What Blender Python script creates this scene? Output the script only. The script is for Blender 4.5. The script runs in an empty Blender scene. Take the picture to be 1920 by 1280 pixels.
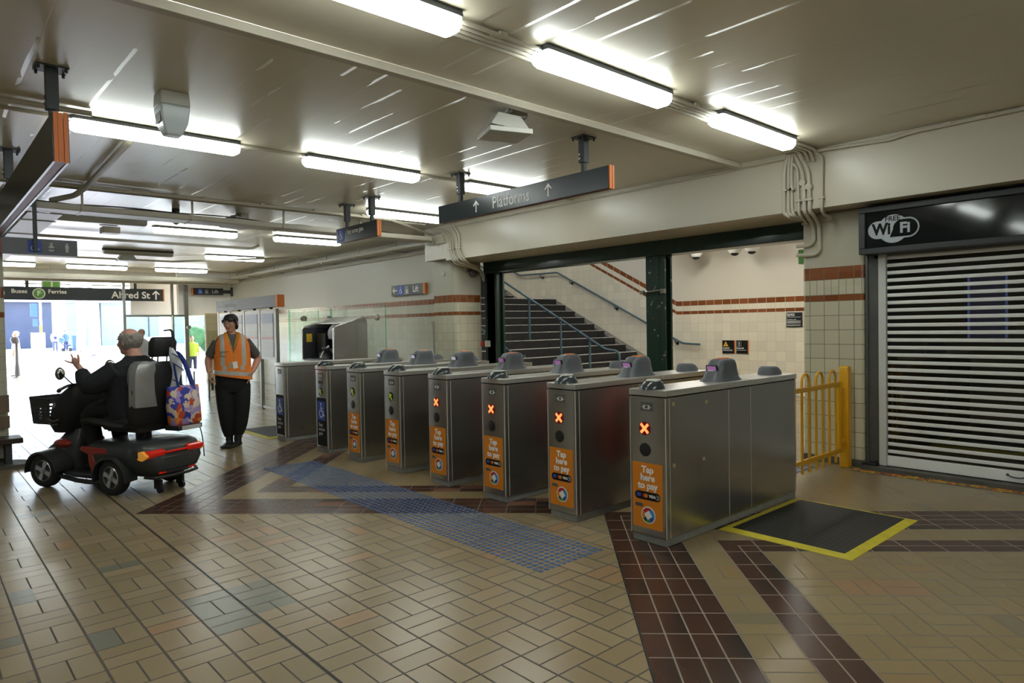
import bpy, bmesh, math, random
from mathutils import Vector, Matrix, Euler
random.seed(7)
PI = math.pi
SC = bpy.context.scene
COL = SC.collection
# ---------------------------------------------------------------- camera
F_PX = 1262.0
cam_d = bpy.data.cameras.new('camera'); cam = bpy.data.objects.new('camera', cam_d); COL.objects.link(cam)
cam_d.sensor_width = 36.0; cam_d.sensor_fit = 'HORIZONTAL'; cam_d.lens = F_PX/1920*36; cam_d.clip_start = 0.05; cam_d.clip_end = 400
A_ = Vector((2369-960, 640-585, -F_PX)).normalized()
B_ = Vector((-170-960, 640-630, -F_PX)); B_ = (B_ - A_*A_.dot(B_)).normalized()
U_ = A_.cross(B_)
R3 = Matrix((A_, B_, U_))                      # world = R3 @ cam
cam.matrix_world = Matrix.Translation((0, 0, 1.5)) @ R3.to_4x4()
SC.camera = cam
# ---------------------------------------------------------------- view
SC.view_settings.view_transform = 'Standard'; SC.view_settings.look = 'None'
SC.view_settings.exposure = 0.0; SC.view_settings.gamma = 1.0; SC.view_settings.use_curve_mapping = False
# ---------------------------------------------------------------- world and sun
LAMP = 17.0            # radiance of the fluorescent diffusers
w = bpy.data.worlds.new('sky'); SC.world = w; w.use_nodes = True
nt = w.node_tree; nt.nodes.clear()
sky = nt.nodes.new('ShaderNodeTexSky'); sky.sky_type = 'NISHITA'; sky.sun_disc = False
sky.sun_elevation = math.radians(58); sky.sun_rotation = math.radians(20); sky.altitude = 10; sky.air_density = 1.0; sky.dust_density = 1.5
bg = nt.nodes.new('ShaderNodeBackground'); bg.inputs[1].default_value = 2.0
wo = nt.nodes.new('ShaderNodeOutputWorld')
nt.links.new(sky.outputs[0], bg.inputs[0]); nt.links.new(bg.outputs[0], wo.inputs[0])
sun_d = bpy.data.lights.new('sun', 'SUN'); sun_d.energy = 26.0; sun_d.angle = 0.01; sun_d.color = (1, .96, .9)
sun = bpy.data.objects.new('sun', sun_d); COL.objects.link(sun); sun.location = (10, 60, 30)
sun.rotation_euler = Vector((-0.30, -0.42, -1.0)).to_track_quat('-Z', 'Y').to_euler()
# ---------------------------------------------------------------- node helper
class E:
    def __init__(s, nt, k): s.nt = nt; s.k = k
    def _op(s, op, b=None, c=None, rev=False):
        n = s.nt.nodes.new('ShaderNodeMath'); n.operation = op
        ins = [s, b, c] if not rev else [b, s, c]
        for i, v in enumerate(ins):
            if v is None: continue
            if isinstance(v, E): s.nt.links.new(v.k, n.inputs[i])
            else: n.inputs[i].default_value = v
        return E(s.nt, n.outputs[0])
    def __add__(s, b): return s._op('ADD', b)
    __radd__ = __add__
    def __sub__(s, b): return s._op('SUBTRACT', b)
    def __rsub__(s, b): return s._op('SUBTRACT', b, rev=True)
    def __mul__(s, b): return s._op('MULTIPLY', b)
    __rmul__ = __mul__
    def __truediv__(s, b): return s._op('DIVIDE', b)
    def floor(s): return s._op('FLOOR')
    def frac(s): return s - s.floor()
    def abs(s): return s._op('ABSOLUTE')
    def min(s, b): return s._op('MINIMUM', b)
    def max(s, b): return s._op('MAXIMUM', b)
    def lt(s, b): return s._op('LESS_THAN', b)
    def gt(s, b): return s._op('GREATER_THAN', b)
    def sel(s, a, b):     # s ? a : b
        if not isinstance(a, E) and not isinstance(b, E): return s*(a-b)+b
        return s*(a-b)+b if isinstance(a, E) else (1-s)*(b-a)+a
    def inr(s, lo, hi): return s.gt(lo)*s.lt(hi)
class NT:
    def __init__(s, name):
        s.m = bpy.data.materials.new(name); s.m.use_nodes = True; s.nt = s.m.node_tree
        s.b = s.nt.nodes['Principled BSDF']
    def n(s, t, **kw):
        x = s.nt.nodes.new(t)
        for k, v in kw.items(): setattr(x, k, v)
        return x
    def set(s, name, v):
        i = s.b.inputs[name]
        if isinstance(v, E): s.nt.links.new(v.k, i)
        elif hasattr(v, 'is_output'): s.nt.links.new(v, i)
        else: i.default_value = (*v, 1) if isinstance(v, tuple) and len(v) == 3 else v
    def pos(s, obj=False):
        if obj: o = s.n('ShaderNodeTexCoord').outputs['Object']
        else: o = s.n('ShaderNodeNewGeometry').outputs['Position']
        sp = s.n('ShaderNodeSeparateXYZ'); s.nt.links.new(o, sp.inputs[0])
        return [E(s.nt, sp.outputs[i]) for i in range(3)]
    def vec(s, x, y, z=0.0):
        c = s.n('ShaderNodeCombineXYZ')
        for i, v in enumerate((x, y, z)):
            if isinstance(v, E): s.nt.links.new(v.k, c.inputs[i])
            else: c.inputs[i].default_value = v
        return c.outputs[0]
    def noise(s, v=None, scale=5, detail=3, out='Fac', rough=.5):
        t = s.n('ShaderNodeTexNoise'); t.inputs['Scale'].default_value = scale; t.inputs['Detail'].default_value = detail
        t.inputs['Roughness'].default_value = rough
        if v is None: v = s.n('ShaderNodeNewGeometry').outputs['Position']
        s.nt.links.new(v, t.inputs['Vector']); return E(s.nt, t.outputs[out])
    def white(s, v, out='Value'):
        t = s.n('ShaderNodeTexWhiteNoise'); t.noise_dimensions = '3D'; s.nt.links.new(v, t.inputs['Vector']); return E(s.nt, t.outputs[out])
    def mix(s, f, a, b):
        m = s.n('ShaderNodeMix', data_type='RGBA'); 
        for i, v in ((0, f), (6, a), (7, b)):
            if isinstance(v, E): s.nt.links.new(v.k, m.inputs[i])
            elif isinstance(v, (tuple, list)): m.inputs[i].default_value = (*v, 1) if len(v) == 3 else v
            else: m.inputs[i].default_value = v
        return E(s.nt, m.outputs[2])
    def ramp(s, f, stops):
        r = s.n('ShaderNodeValToRGB'); s.nt.links.new(f.k, r.inputs[0])
        el = r.color_ramp.elements
        while len(el) < len(stops): el.new(0.5)
        for e, (p, c) in zip(el, stops): e.position = p; e.color = (*c, 1)
        return E(s.nt, r.outputs[0])
    def bump(s, h, strength=.3, dist=.01):
        b = s.n('ShaderNodeBump'); b.inputs['Strength'].default_value = strength; b.inputs['Distance'].default_value = dist
        s.nt.links.new(h.k, b.inputs['Height']); s.nt.links.new(b.outputs[0], s.b.inputs['Normal'])
M = {}
def mat(name, col, rough=.5, metal=0.0, var=.06, spec=.5, emit=None, es=1.0, coat=0, vs=6, bump=0, bs=60):
    m = NT(name)
    if var:
        n = m.noise(m.n('ShaderNodeTexCoord').outputs['Object'], scale=vs, detail=4)
        a = tuple(max(0, c*(1-var*2)) for c in col); b = tuple(min(1, c*(1+var*2)) for c in col)
        m.set('Base Color', m.mix(n, a, b))
    else: m.set('Base Color', col)
    m.set('Roughness', rough); m.set('Metallic', metal); m.set('Specular IOR Level', spec)
    if coat: m.set('Coat Weight', coat); m.set('Coat Roughness', .08)
    if emit: m.set('Emission Color', emit); m.set('Emission Strength', es)
    if bump: m.bump(m.noise(m.n('ShaderNodeTexCoord').outputs['Object'], scale=bs, detail=3), bump, .005)
    M[name] = m.m; return m.m
def glass(name, col=(.9, .97, .94), mixf=.12, rough=.02):
    m = NT(name); tr = m.n('ShaderNodeBsdfTransparent'); gl = m.n('ShaderNodeBsdfGlossy'); mx = m.n('ShaderNodeMixShader'); fr = m.n('ShaderNodeFresnel')
    tr.inputs[0].default_value = (*col, 1); gl.inputs['Roughness'].default_value = rough; gl.inputs[0].default_value = (.95, 1, .98, 1)
    fr.inputs[0].default_value = 1.45
    gn = m.n('ShaderNodeNewGeometry'); f = (E(m.nt, fr.outputs[0])*1.1 + mixf*.3)*(1-E(m.nt, gn.outputs['Backfacing']))
    m.nt.links.new(f.k, mx.inputs[0]); m.nt.links.new(tr.outputs[0], mx.inputs[1]); m.nt.links.new(gl.outputs[0], mx.inputs[2])
    m.nt.links.new(mx.outputs[0], m.nt.nodes['Material Output'].inputs[0]); M[name] = m.m; return m.m
# ---------------------------------------------------------------- mesh helper
def tagp(o, label=None, cat=None, group=None, kind=None):
    if label: o['label'] = label
    if cat: o['category'] = cat
    if group: o['group'] = group
    if kind: o['kind'] = kind
    return o
def thing(name, label, cat, loc=(0, 0, 0), rz=0.0, group=None):
    o = bpy.data.objects.new(name, None); COL.objects.link(o); o.empty_display_size = .1
    o.location = loc; o.rotation_euler = (0, 0, rz)
    return tagp(o, label, cat, group)
def wmat(o):
    m = Matrix.Translation(o.location) @ o.rotation_euler.to_matrix().to_4x4()
    return wmat(o.parent) @ m if o.parent else m
class MB:
    def __init__(s): s.v = []; s.f = []; s.mi = []; s.m = 0
    def add(s, vs, fs):
        n = len(s.v); s.v += [Vector(p) for p in vs]; s.f += [[i+n for i in f] for f in fs]; s.mi += [s.m]*len(fs); return s
    def box(s, x0, x1, y0, y1, z0, z1):
        if x0 > x1: x0, x1 = x1, x0
        if y0 > y1: y0, y1 = y1, y0
        if z0 > z1: z0, z1 = z1, z0
        return s.add([(x, y, z) for z in (z0, z1) for y in (y0, y1) for x in (x0, x1)],
            [(0, 2, 3, 1), (4, 5, 7, 6), (0, 1, 5, 4), (2, 6, 7, 3), (0, 4, 6, 2), (1, 3, 7, 5)])
    def obox(s, c, size, R):
        n = len(s.v); hx, hy, hz = [k/2 for k in size]; s.box(-hx, hx, -hy, hy, -hz, hz)
        for i in range(n, len(s.v)): s.v[i] = R @ s.v[i] + Vector(c)
        return s
    def ring(s, c, u, v, ru, rv, n): return [c + u*(ru*math.cos(2*PI*i/n)) + v*(rv*math.sin(2*PI*i/n)) for i in range(n)]
    def rings(s, R, caps=True, closed=False):
        n = len(R[0]); vs = [p for r in R for p in r]; fs = []
        m = len(R)
        for k in range(m if closed else m-1):
            a = k*n; b = ((k+1) % m)*n
            for i in range(n): j = (i+1) % n; fs.append((a+i, a+j, b+j, b+i))
        if caps and not closed: fs.append(tuple(reversed(range(n)))); fs.append(tuple(range((m-1)*n, m*n)))
        return s.add(vs, fs)
    def tube(s, pts, r, n=10, smooth=0, flat=1.0, caps=True, fillet=0):
        P = [Vector(p) for p in pts]
        if fillet and len(P) > 2:
            Q = [P[0]]
            for i in range(1, len(P)-1):
                a, b, c = P[i-1], P[i], P[i+1]; k = min(fillet, (a-b).length*.45, (c-b).length*.45)
                p0 = b+(a-b).normalized()*k; p2 = b+(c-b).normalized()*k
                Q += [p0*(1-t)**2+b*2*t*(1-t)+p2*t*t for t in (0, .25, .5, .75, 1)]
            P = Q+[P[-1]]; smooth = 0
        rr = list(r) if isinstance(r, (list, tuple)) else [r]*len(P)
        for _ in range(smooth):
            Q = [P[0]]; q = [rr[0]]
            for i in range(len(P)-1):
                Q += [P[i]*.75+P[i+1]*.25, P[i]*.25+P[i+1]*.75]; q += [rr[i]*.75+rr[i+1]*.25, rr[i]*.25+rr[i+1]*.75]
            P = Q+[P[-1]]; rr = q+[rr[-1]]
        R = []; u = None
        for i, p in enumerate(P):
            a = P[max(0, i-1)]; b = P[min(len(P)-1, i+1)]; t = (b-a)
            if t.length < 1e-9: t = Vector((0, 0, 1))
            t.normalize()
            if u is None: u = t.orthogonal().normalized() if abs(t.z) > .9 else t.cross(Vector((0, 0, 1))).normalized()
            u = (u - t*u.dot(t)).normalized(); v = t.cross(u)
            R.append(s.ring(p, u, v, rr[i], rr[i]*flat, n))
        return s.rings(R, caps)
    def cyl(s, a, b, r, r2=None, n=20): return s.tube([a, b], [r, r if r2 is None else r2], n)
    def lathe(s, prof, n=24, o=(0, 0, 0), ax='z', caps=True):
        o = Vector(o); u, v, w = {'z': ((1, 0, 0), (0, 1, 0), (0, 0, 1)), 'x': ((0, 1, 0), (0, 0, 1), (1, 0, 0)), 'y': ((0, 0, 1), (1, 0, 0), (0, 1, 0))}[ax]
        u = Vector(u); v = Vector(v); w = Vector(w)
        return s.rings([s.ring(o+w*h, u, v, r, r, n) for r, h in prof], caps)
    def prism(s, poly, ax, a, b):
        def P(p, t): return {'x': (t, p[0], p[1]), 'y': (p[0], t, p[1]), 'z': (p[0], p[1], t)}[ax]
        n = len(poly); vs = [P(p, a) for p in poly]+[P(p, b) for p in poly]
        return s.add(vs, [tuple(range(n)), tuple(reversed(range(n, 2*n)))]+[(i, n+i, n+(i+1) % n, (i+1) % n) for i in range(n)])
    def ell(s, c, r, n=16, m=10, R=None):
        c = Vector(c); R = R or Matrix.Identity(3)
        if not hasattr(r, '__len__'): r = (r, r, r)
        rg = []
        for k in range(m+1):
            t = -PI/2+PI*k/m; t = max(min(t, PI/2-.02), -PI/2+.02)
            rg.append([c + R @ Vector((r[0]*math.cos(t)*math.cos(2*PI*i/n), r[1]*math.cos(t)*math.sin(2*PI*i/n), r[2]*math.sin(t))) for i in range(n)])
        return s.rings(rg)
    def loft(s, secs, n=20, p=2.4):      # secs: (z, cx, cy, rx, ry) superellipse sections stacked upwards
        R = []
        for z, cx, cy, rx, ry in secs:
            r = []
            for i in range(n):
                a = 2*PI*i/n; c, d = math.cos(a), math.sin(a)
                k = (abs(c)**p+abs(d)**p)**(-1/p); r.append(Vector((cx+rx*c*k, cy+ry*d*k, z)))
            R.append(r)
        return s.rings(R)
    def xf(s, Mx, start=0):
        for i in range(start, len(s.v)): s.v[i] = Mx @ s.v[i]
        return s
    def build(s, name, mats, parent=None, world=False, bevel=0, smooth=35, label=None, vox=0, sub=0, sm=4, seg=2):
        if not isinstance(mats, (list, tuple)): mats = [mats]
        mats = [M[k] if isinstance(k, str) else k for k in mats]
        V = s.v; loc = Vector((0, 0, 0))
        if parent is not None and world:
            inv = wmat(parent).inverted(); V = [inv @ p for p in V]
        if parent is None:
            xs = [p.x for p in V]; ys = [p.y for p in V]; zs = [p.z for p in V]
            loc = Vector(((min(xs)+max(xs))/2, (min(ys)+max(ys))/2, min(zs))); V = [p-loc for p in V]
        me = bpy.data.meshes.new(name); me.from_pydata([tuple(p) for p in V], [], s.f); me.update()
        for m in mats: me.materials.append(m)
        for p, i in zip(me.polygons, s.mi): p.material_index = i
        bm = bmesh.new(); bm.from_mesh(me); bmesh.ops.recalc_face_normals(bm, faces=bm.faces)
        for f in bm.faces: f.smooth = smooth > 0
        cs = math.radians(smooth)
        for e in bm.edges:
            if len(e.link_faces) == 2 and not vox:
                if e.calc_face_angle(0) > cs: e.smooth = False
        bm.to_mesh(me); bm.free()
        ob = bpy.data.objects.new(name, me); COL.objects.link(ob); ob.location = loc
        if parent is not None: ob.parent = parent
        if bevel:
            b = ob.modifiers.new('bevel', 'BEVEL'); b.width = bevel; b.segments = seg; b.limit_method = 'ANGLE'; b.angle_limit = math.radians(40); b.harden_normals = False
        if vox:
            r = ob.modifiers.new('remesh', 'REMESH'); r.mode = 'VOXEL'; r.voxel_size = vox; r.use_smooth_shade = True
            c = ob.modifiers.new('smooth', 'SMOOTH'); c.iterations = sm; c.factor = .5
        if sub:
            q = ob.modifiers.new('sub', 'SUBSURF'); q.levels = sub; q.render_levels = sub
        if label: ob['label'] = label
        return ob
def frame(o, x, y):          # matrix: local x,y axes given, z = x cross y
    x = Vector(x).normalized(); y = Vector(y).normalized(); z = x.cross(y)
    m = Matrix((x, y, z)).transposed().to_4x4(); m.translation = Vector(o); return m
FX = dict(negx=((0, -1, 0), (0, 0, 1)), negy=((1, 0, 0), (0, 0, 1)))   # faces looking towards -x / -y
def text(name, s, size, m, parent, o, face='negx', align='CENTER', bold=0.0, depth=.0008, sx=1.0, world=False, label=None, mods=None):
    cu = bpy.data.curves.new(name, 'FONT'); cu.body = s; cu.size = size; cu.align_x = align; cu.align_y = 'CENTER'
    cu.extrude = depth; cu.offset = bold; cu.space_line = .85; cu.resolution_u = 3
    t = bpy.data.objects.new('t', cu); COL.objects.link(t)
    bpy.context.view_layer.update()
    me = bpy.data.meshes.new_from_object(t.evaluated_get(bpy.context.evaluated_depsgraph_get()))
    COL.objects.unlink(t); bpy.data.objects.remove(t)
    x, y = FX[face] if isinstance(face, str) else face
    mx = frame(o, x, y) @ Matrix.Diagonal((sx, 1, 1, 1))
    if parent is not None and world: mx = wmat(parent).inverted() @ mx
    me.transform(mx); me.materials.clear(); me.materials.append(M[m])
    me.name = name
    for p_ in me.polygons: p_.use_smooth = False
    ob = bpy.data.objects.new(name, me); COL.objects.link(ob); ob.parent = parent
    if label: ob['label'] = label
    return ob
def flat(polys, name, m, parent, o, face='negx', depth=.0012, world=False, label=None):   # 2-D shapes extruded towards the viewer
    b = MB(); x, y = FX[face] if isinstance(face, str) else face
    mx = frame(o, x, y)
    for k, p in enumerate(polys):
        b.prism(p, 'z', 0, depth*(1+.06*k))
    b.xf(mx)
    return b.build(name, m, parent, world=world, smooth=0, label=label)
def circ(cx, cy, r, n=32, a0=0, a1=2*PI):
    full = abs(a1-a0-2*PI) < 1e-6
    return [(cx+r*math.cos(a0+(a1-a0)*i/(n if full else n-1)), cy+r*math.sin(a0+(a1-a0)*i/(n if full else n-1))) for i in range(n)]
def ringp(cx, cy, r0, r1, n=32):        # ring as quads
    return [[(cx+r*math.cos(a), cy+r*math.sin(a)) for r, a in ((r0, 2*PI*i/n), (r1, 2*PI*i/n), (r1, 2*PI*(i+1)/n), (r0, 2*PI*(i+1)/n))] for i in range(n)]
def arcp(cx, cy, r0, r1, a0, a1, n=16):
    o = []
    for i in range(n):
        p = a0+(a1-a0)*i/n; q = a0+(a1-a0)*(i+1)/n
        o.append([(cx+r0*math.cos(p), cy+r0*math.sin(p)), (cx+r1*math.cos(p), cy+r1*math.sin(p)), (cx+r1*math.cos(q), cy+r1*math.sin(q)), (cx+r0*math.cos(q), cy+r0*math.sin(q))])
    return o
def bar(x0, y0, x1, y1, w):
    d = Vector((x1-x0, y1-y0)).normalized(); n = Vector((-d.y, d.x))*w/2
    return [(x0+n.x, y0+n.y), (x0-n.x, y0-n.y), (x1-n.x, y1-n.y), (x1+n.x, y1+n.y)]
def rrect(x0, x1, y0, y1, r, n=5):
    o = []
    for cx, cy, a in ((x1-r, y1-r, 0), (x0+r, y1-r, PI/2), (x0+r, y0+r, PI), (x1-r, y0+r, 1.5*PI)):
        o += [(cx+r*math.cos(a+PI/2*i/n), cy+r*math.sin(a+PI/2*i/n)) for i in range(n+1)]
    return o
def arrow_up(cx, cy, s, w=.16):
    return [bar(cx, cy-s/2, cx, cy+s/2-w*s*.5, w*s), bar(cx-.36*s, cy+.1*s, cx+.03*s, cy+s/2, w*s), bar(cx+.36*s, cy+.1*s, cx-.03*s, cy+s/2, w*s)]
def rot2(polys, a, cx=0, cy=0):
    c, s = math.cos(a), math.sin(a)
    return [[(cx+(x-cx)*c-(y-cy)*s, cy+(x-cx)*s+(y-cy)*c) for x, y in p] for p in polys]
def wheelchair(cx, cy, s):
    o = [circ(cx-.08*s, cy+.4*s, .075*s, 12), bar(cx-.08*s, cy+.3*s, cx-.06*s, cy-.02*s, .07*s), bar(cx-.08*s, cy+.14*s, cx+.14*s, cy+.14*s, .055*s),
         bar(cx-.07*s, cy-.02*s, cx+.16*s, cy-.02*s, .07*s), bar(cx+.15*s, cy-.02*s, cx+.27*s, cy-.3*s, .07*s), bar(cx+.25*s, cy-.3*s, cx+.38*s, cy-.25*s, .06*s)]
    return o+arcp(cx-.06*s, cy-.16*s, .20*s, .26*s, math.radians(120), math.radians(375), 16)
def man2(cx, cy, s):
    return [circ(cx, cy+.38*s, .09*s, 12), rrect(cx-.15*s, cx+.15*s, cy-.05*s, cy+.27*s, .06*s), bar(cx-.07*s, cy, cx-.07*s, cy-.46*s, .12*s), bar(cx+.07*s, cy, cx+.07*s, cy-.46*s, .12*s)]
def lifticon(cx, cy, s):
    o = [bar(cx-.3*s, cy-.42*s, cx+.3*s, cy-.42*s, .06*s)]
    for k in (-.2, 0, .2): o += [circ(cx+k*s, cy+.08*s, .06*s, 8), bar(cx+k*s, cy, cx+k*s, cy-.35*s, .11*s)]
    return o+[[(cx-.2*s, cy+.25*s), (cx-.02*s, cy+.25*s), (cx-.11*s, cy+.42*s)], [(cx+.02*s, cy+.42*s), (cx+.2*s, cy+.42*s), (cx+.11*s, cy+.25*s)]]
# ================================================================ materials
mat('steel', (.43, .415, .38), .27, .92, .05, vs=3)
mat('steel_lid_lit', (.66, .65, .61), .30, .8, .05, vs=3)  # gate steel made lighter for lids, lamp reflection put into the colour
mat('steel_dark', (.30, .29, .27), .34, .85, .08, vs=3)
mat('steel_bright', (.66, .655, .64), .25, .95, .03)
mat('plinth', (.26, .26, .245), .6, .1, .15, vs=12)
mat('conduit', (.50, .465, .37), .45, 0, .05)
mat('sign_dark', (.022, .030, .034), .28, .1, .05)
mat('sign_grey', (.10, .105, .115), .4, .1, .05)
mat('rail_grey', (.30, .30, .28), .4, .3, .05)
mat('post_grey', (.055, .062, .068), .5, .2, .08)
mat('orange_trim', (.75, .20, .03), .45, 0, .04)
mat('orange_label', (.78, .25, .012), .5, 0, .02)
mat('orange_under', (.30, .06, .02), .5, 0, .05)
mat('white_print', (.95, .95, .93), .5, 0, 0)
mat('grey_print', (.58, .58, .58), .5, 0, 0)
mat('black_print', (.010, .010, .010), .7, 0, 0, spec=.2)
mat('blue_print', (.03, .09, .50), .5, 0, 0)
mat('blue_bus', (.06, .27, .75), .5, 0, 0); mat('green_ferry', (.16, .45, .10), .5, 0, 0)
mat('red_print', (.55, .02, .02), .5, 0, 0); mat('lightblue_print', (.05, .30, .70), .5, 0, 0)
mat('green_print', (.09, .30, .03), .5, 0, 0); mat('darkgreen_print', (.01, .09, .04), .5, 0, 0)
mat('yellow_print', (.80, .50, .03), .5, 0, 0)
mat('black_plastic', (.016, .016, .018), .42, 0, .1)
mat('grey_plastic', (.095, .105, .118), .42, 0, .05)
mat('dome_plastic', (.035, .045, .05), .22, 0, .05, coat=.25)
mat('lens_dark', (.010, .010, .010), .5, 0, 0)
mat('led_back', (.05, 0, 0), .5, 0, 0, emit=(.6, .0, .0), es=.08)
mat('led_cross', (.9, .2, .1), .5, 0, 0, emit=(1, .20, .05), es=2.2)
mat('green_arrow', (.42, .62, .02), .5, 0, 0, emit=(.40, .60, .02), es=.18)
mat('screen_purple', (.25, .12, .30), .3, 0, .1, emit=(.50, .20, .50), es=.35)
mat('screen_pale', (.3, .3, .4), .3, 0, .1, emit=(.6, .6, .75), es=.5)
mat('screen_blue', (.1, .15, .35), .3, 0, .1, emit=(.25, .35, .9), es=.55)
mat('yellow_paint', (.80, .42, .015), .38, 0, .06, coat=.2)
mat('yellow_rubber', (.62, .52, .03), .6, 0, .15, vs=12)
mat('slat', (.86, .87, .86), .40, 0, .02)
mat('rail_white', (.62, .64, .62), .4, 0, .04)
mat('jamb', (.10, .105, .10), .45, .3, .15)
mat('frame_dark', (.035, .040, .043), .45, .1, .06)
mat('gloss_black', (.008, .011, .013), .07, 0, 0)
mat('logo_grey', (.42, .46, .50), .5, 0, .02)
mat('green_steel', (.006, .030, .020), .3, .0, .3, vs=9, coat=.3)
mat('rail_blue', (.085, .15, .18), .35, .2, .1)
mat('stair_riser', (.012, .012, .013), .55, 0, .5, vs=8)
mat('stair_nose', (.62, .61, .58), .5, .2, .3, vs=14)
mat('stair_edge', (.22, .21, .19), .7, 0, .3, vs=5)
mat('kerb', (.10, .095, .08), .7, 0, .3, vs=7)
mat('bell', (.10, .10, .11), .45, .3, .1)
mat('white_plastic', (.60, .60, .55), .4, 0, .03)
mat('cover_blue', (.72, .80, .86), .25, 0, .02)
mat('red_plastic', (.5, .02, .02), .4, 0, .05)
mat('red_paddle', (.30, .006, .008), .35, 0, .08)
mat('skin', (.58, .29, .20), .5, 0, .07, vs=14)
mat('skin_old', (.62, .32, .24), .5, 0, .12, vs=14)
mat('hair_black', (.012, .010, .011), .45, 0, .4, vs=40)
mat('hair_grey', (.30, .28, .25), .8, 0, .35, vs=60, bump=.6, bs=120)
mat('vest_orange', (1.0, .24, .02), .6, 0, .06, vs=10)
mat('reflective', (.50, .49, .45), .4, 0, .08, vs=20)
mat('shirt_grey', (.10, .095, .09), .85, 0, .1)
mat('trouser_black', (.005, .005, .006), .8, 0, .2)
mat('jacket_black', (.010, .012, .016), .8, 0, .25, vs=9)
mat('shoe_black', (.012, .012, .012), .4, 0, .2)
mat('scarf', (.80, .30, .03), .7, 0, .35, vs=45)
mat('rubber', (.018, .018, .019), .75, 0, .2)
mat('scooter_grey', (.030, .033, .034), .42, 0, .12, coat=.15)
mat('scooter_red', (.30, .022, .012), .32, 0, .1, coat=.4)
mat('seat_black', (.010, .010, .011), .62, 0, .2)
mat('alloy', (.55, .55, .55), .3, .8, .05)
mat('tail_red', (.45, .01, .005), .15, 0, .1, emit=(1, .03, .01), es=.18)
mat('tail_amber', (.7, .28, .02), .15, 0, .2, vs=60, emit=(1, .45, .05), es=.25)
mat('white_paint', (.88, .88, .86), .5, 0, .03)
mat('mirror', (.7, .72, .74), .06, 1, 0)
mat('duct_tape', (.40, .41, .41), .30, .6, .12, vs=9, bump=.5, bs=18)
mat('strap_blue', (.02, .05, .28), .6, 0, .1)
mat('pale_cloth', (.62, .64, .68), .8, 0, .1)
mat('wood_dark', (.05, .03, .02), .5, 0, .3)
mat('wood_panel', (.20, .14, .09), .5, 0, .2)
mat('beige_panel', (.62, .50, .32), .55, 0, .05)
mat('brass_card', (.45, .36, .20), .5, 0, .25, vs=30)
mat('plate_grey', (.16, .16, .15), .5, .5, .05)
mat('tree_bark', (.30, .22, .19), .9, 0, .3)
mat('street_white', (.80, .80, .80), .7, 0, .04)
mat('street_blue', (.055, .062, .10), .5, .1, .15, vs=.5)
mat('street_glass', (.27, .31, .33), .15, 0, .2, vs=.4)
mat('pavement', (.62, .62, .62), .8, 0, .06, vs=2)
mat('road', (.42, .43, .45), .85, 0, .1, vs=1)
mat('signal', (.03, .08, .16), .5, 0, .1)
mat('hivis', (.30, .42, .03), .6, 0, .05)
mat('navy', (.02, .03, .08), .8, 0, .1)
mat('leaf', (.03, .09, .025), .8, 0, .4, vs=8)
mat('shop_dark', (.03, .03, .03), .6, 0, .2)
mat('shop_screen_glow', (.02, .02, .05), .3, 0, .1, emit=(.12, .12, .30), es=.22)
mat('foam', (.55, .50, .42), .6, 0, .1)
mat('cable_black', (.02, .02, .02), .5, 0, .1)
glass('glass_clear', (.955, .985, .97), .10)
glass('glass_dark', (.45, .46, .44), .12)
glass('glass_edge', (.55, .85, .70), .25)
def lampm(name, col, k):
    m = NT(name); m.set('Base Color', (.8, .8, .8)); m.set('Emission Color', col); m.set('Emission Strength', k); M[name] = m.m
lampm('tube_light', (.93, 1.0, .96), LAMP)
lampm('tube_warm', (1.0, .97, .90), LAMP*2.1)
# paint: ceiling with board marks running along y
m = NT('ceiling_paint'); X, Y, Z = m.pos()
st = m.vec(X*7, Y*.6, Z); n1 = m.noise(m.vec(X*9, Y*.7, Z), 1.0, 3); n2 = m.noise(None, .6, 3); n3 = m.noise(None, 14, 4)
bd = (X*4.3+.35+m.noise(m.vec(X*2, Y*.8, Z), 1.0, 2)*.16).frac(); ln = (1-bd*9).max(0.0)*m.noise(m.vec(X*3, Y*.9, Z), 1.0, 4).gt(.54)
bd2 = (Y*.62+.2).frac().lt(.012)*m.noise(m.vec(X*.9, Y*.4, Z), 1.0, 2).gt(.5)
m.set('Base Color', m.mix(n2, (.60, .55, .42), (.70, .64, .50)))
m.set('Roughness', n2*.10+.26); m.set('Specular IOR Level', .62)
m.bump(n1*.30+(ln.max(bd2*.3))*1.3+(X*4.3+.35).floor().__mul__(3.7).frac()*.5+m.noise(m.vec(X*1.5, Y*.5, Z), 1.0, 2)*.5, .75, .006); M['ceiling_paint'] = m.m
m = NT('wall_paint'); n2 = m.noise(None, .8, 4); n3 = m.noise(None, 9, 3)
m.set('Base Color', m.mix(n2, (.49, .455, .36), (.60, .56, .46))); m.set('Roughness', n3*.12+.26); m.bump(n3, .18, .01); M['wall_paint'] = m.m
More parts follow.
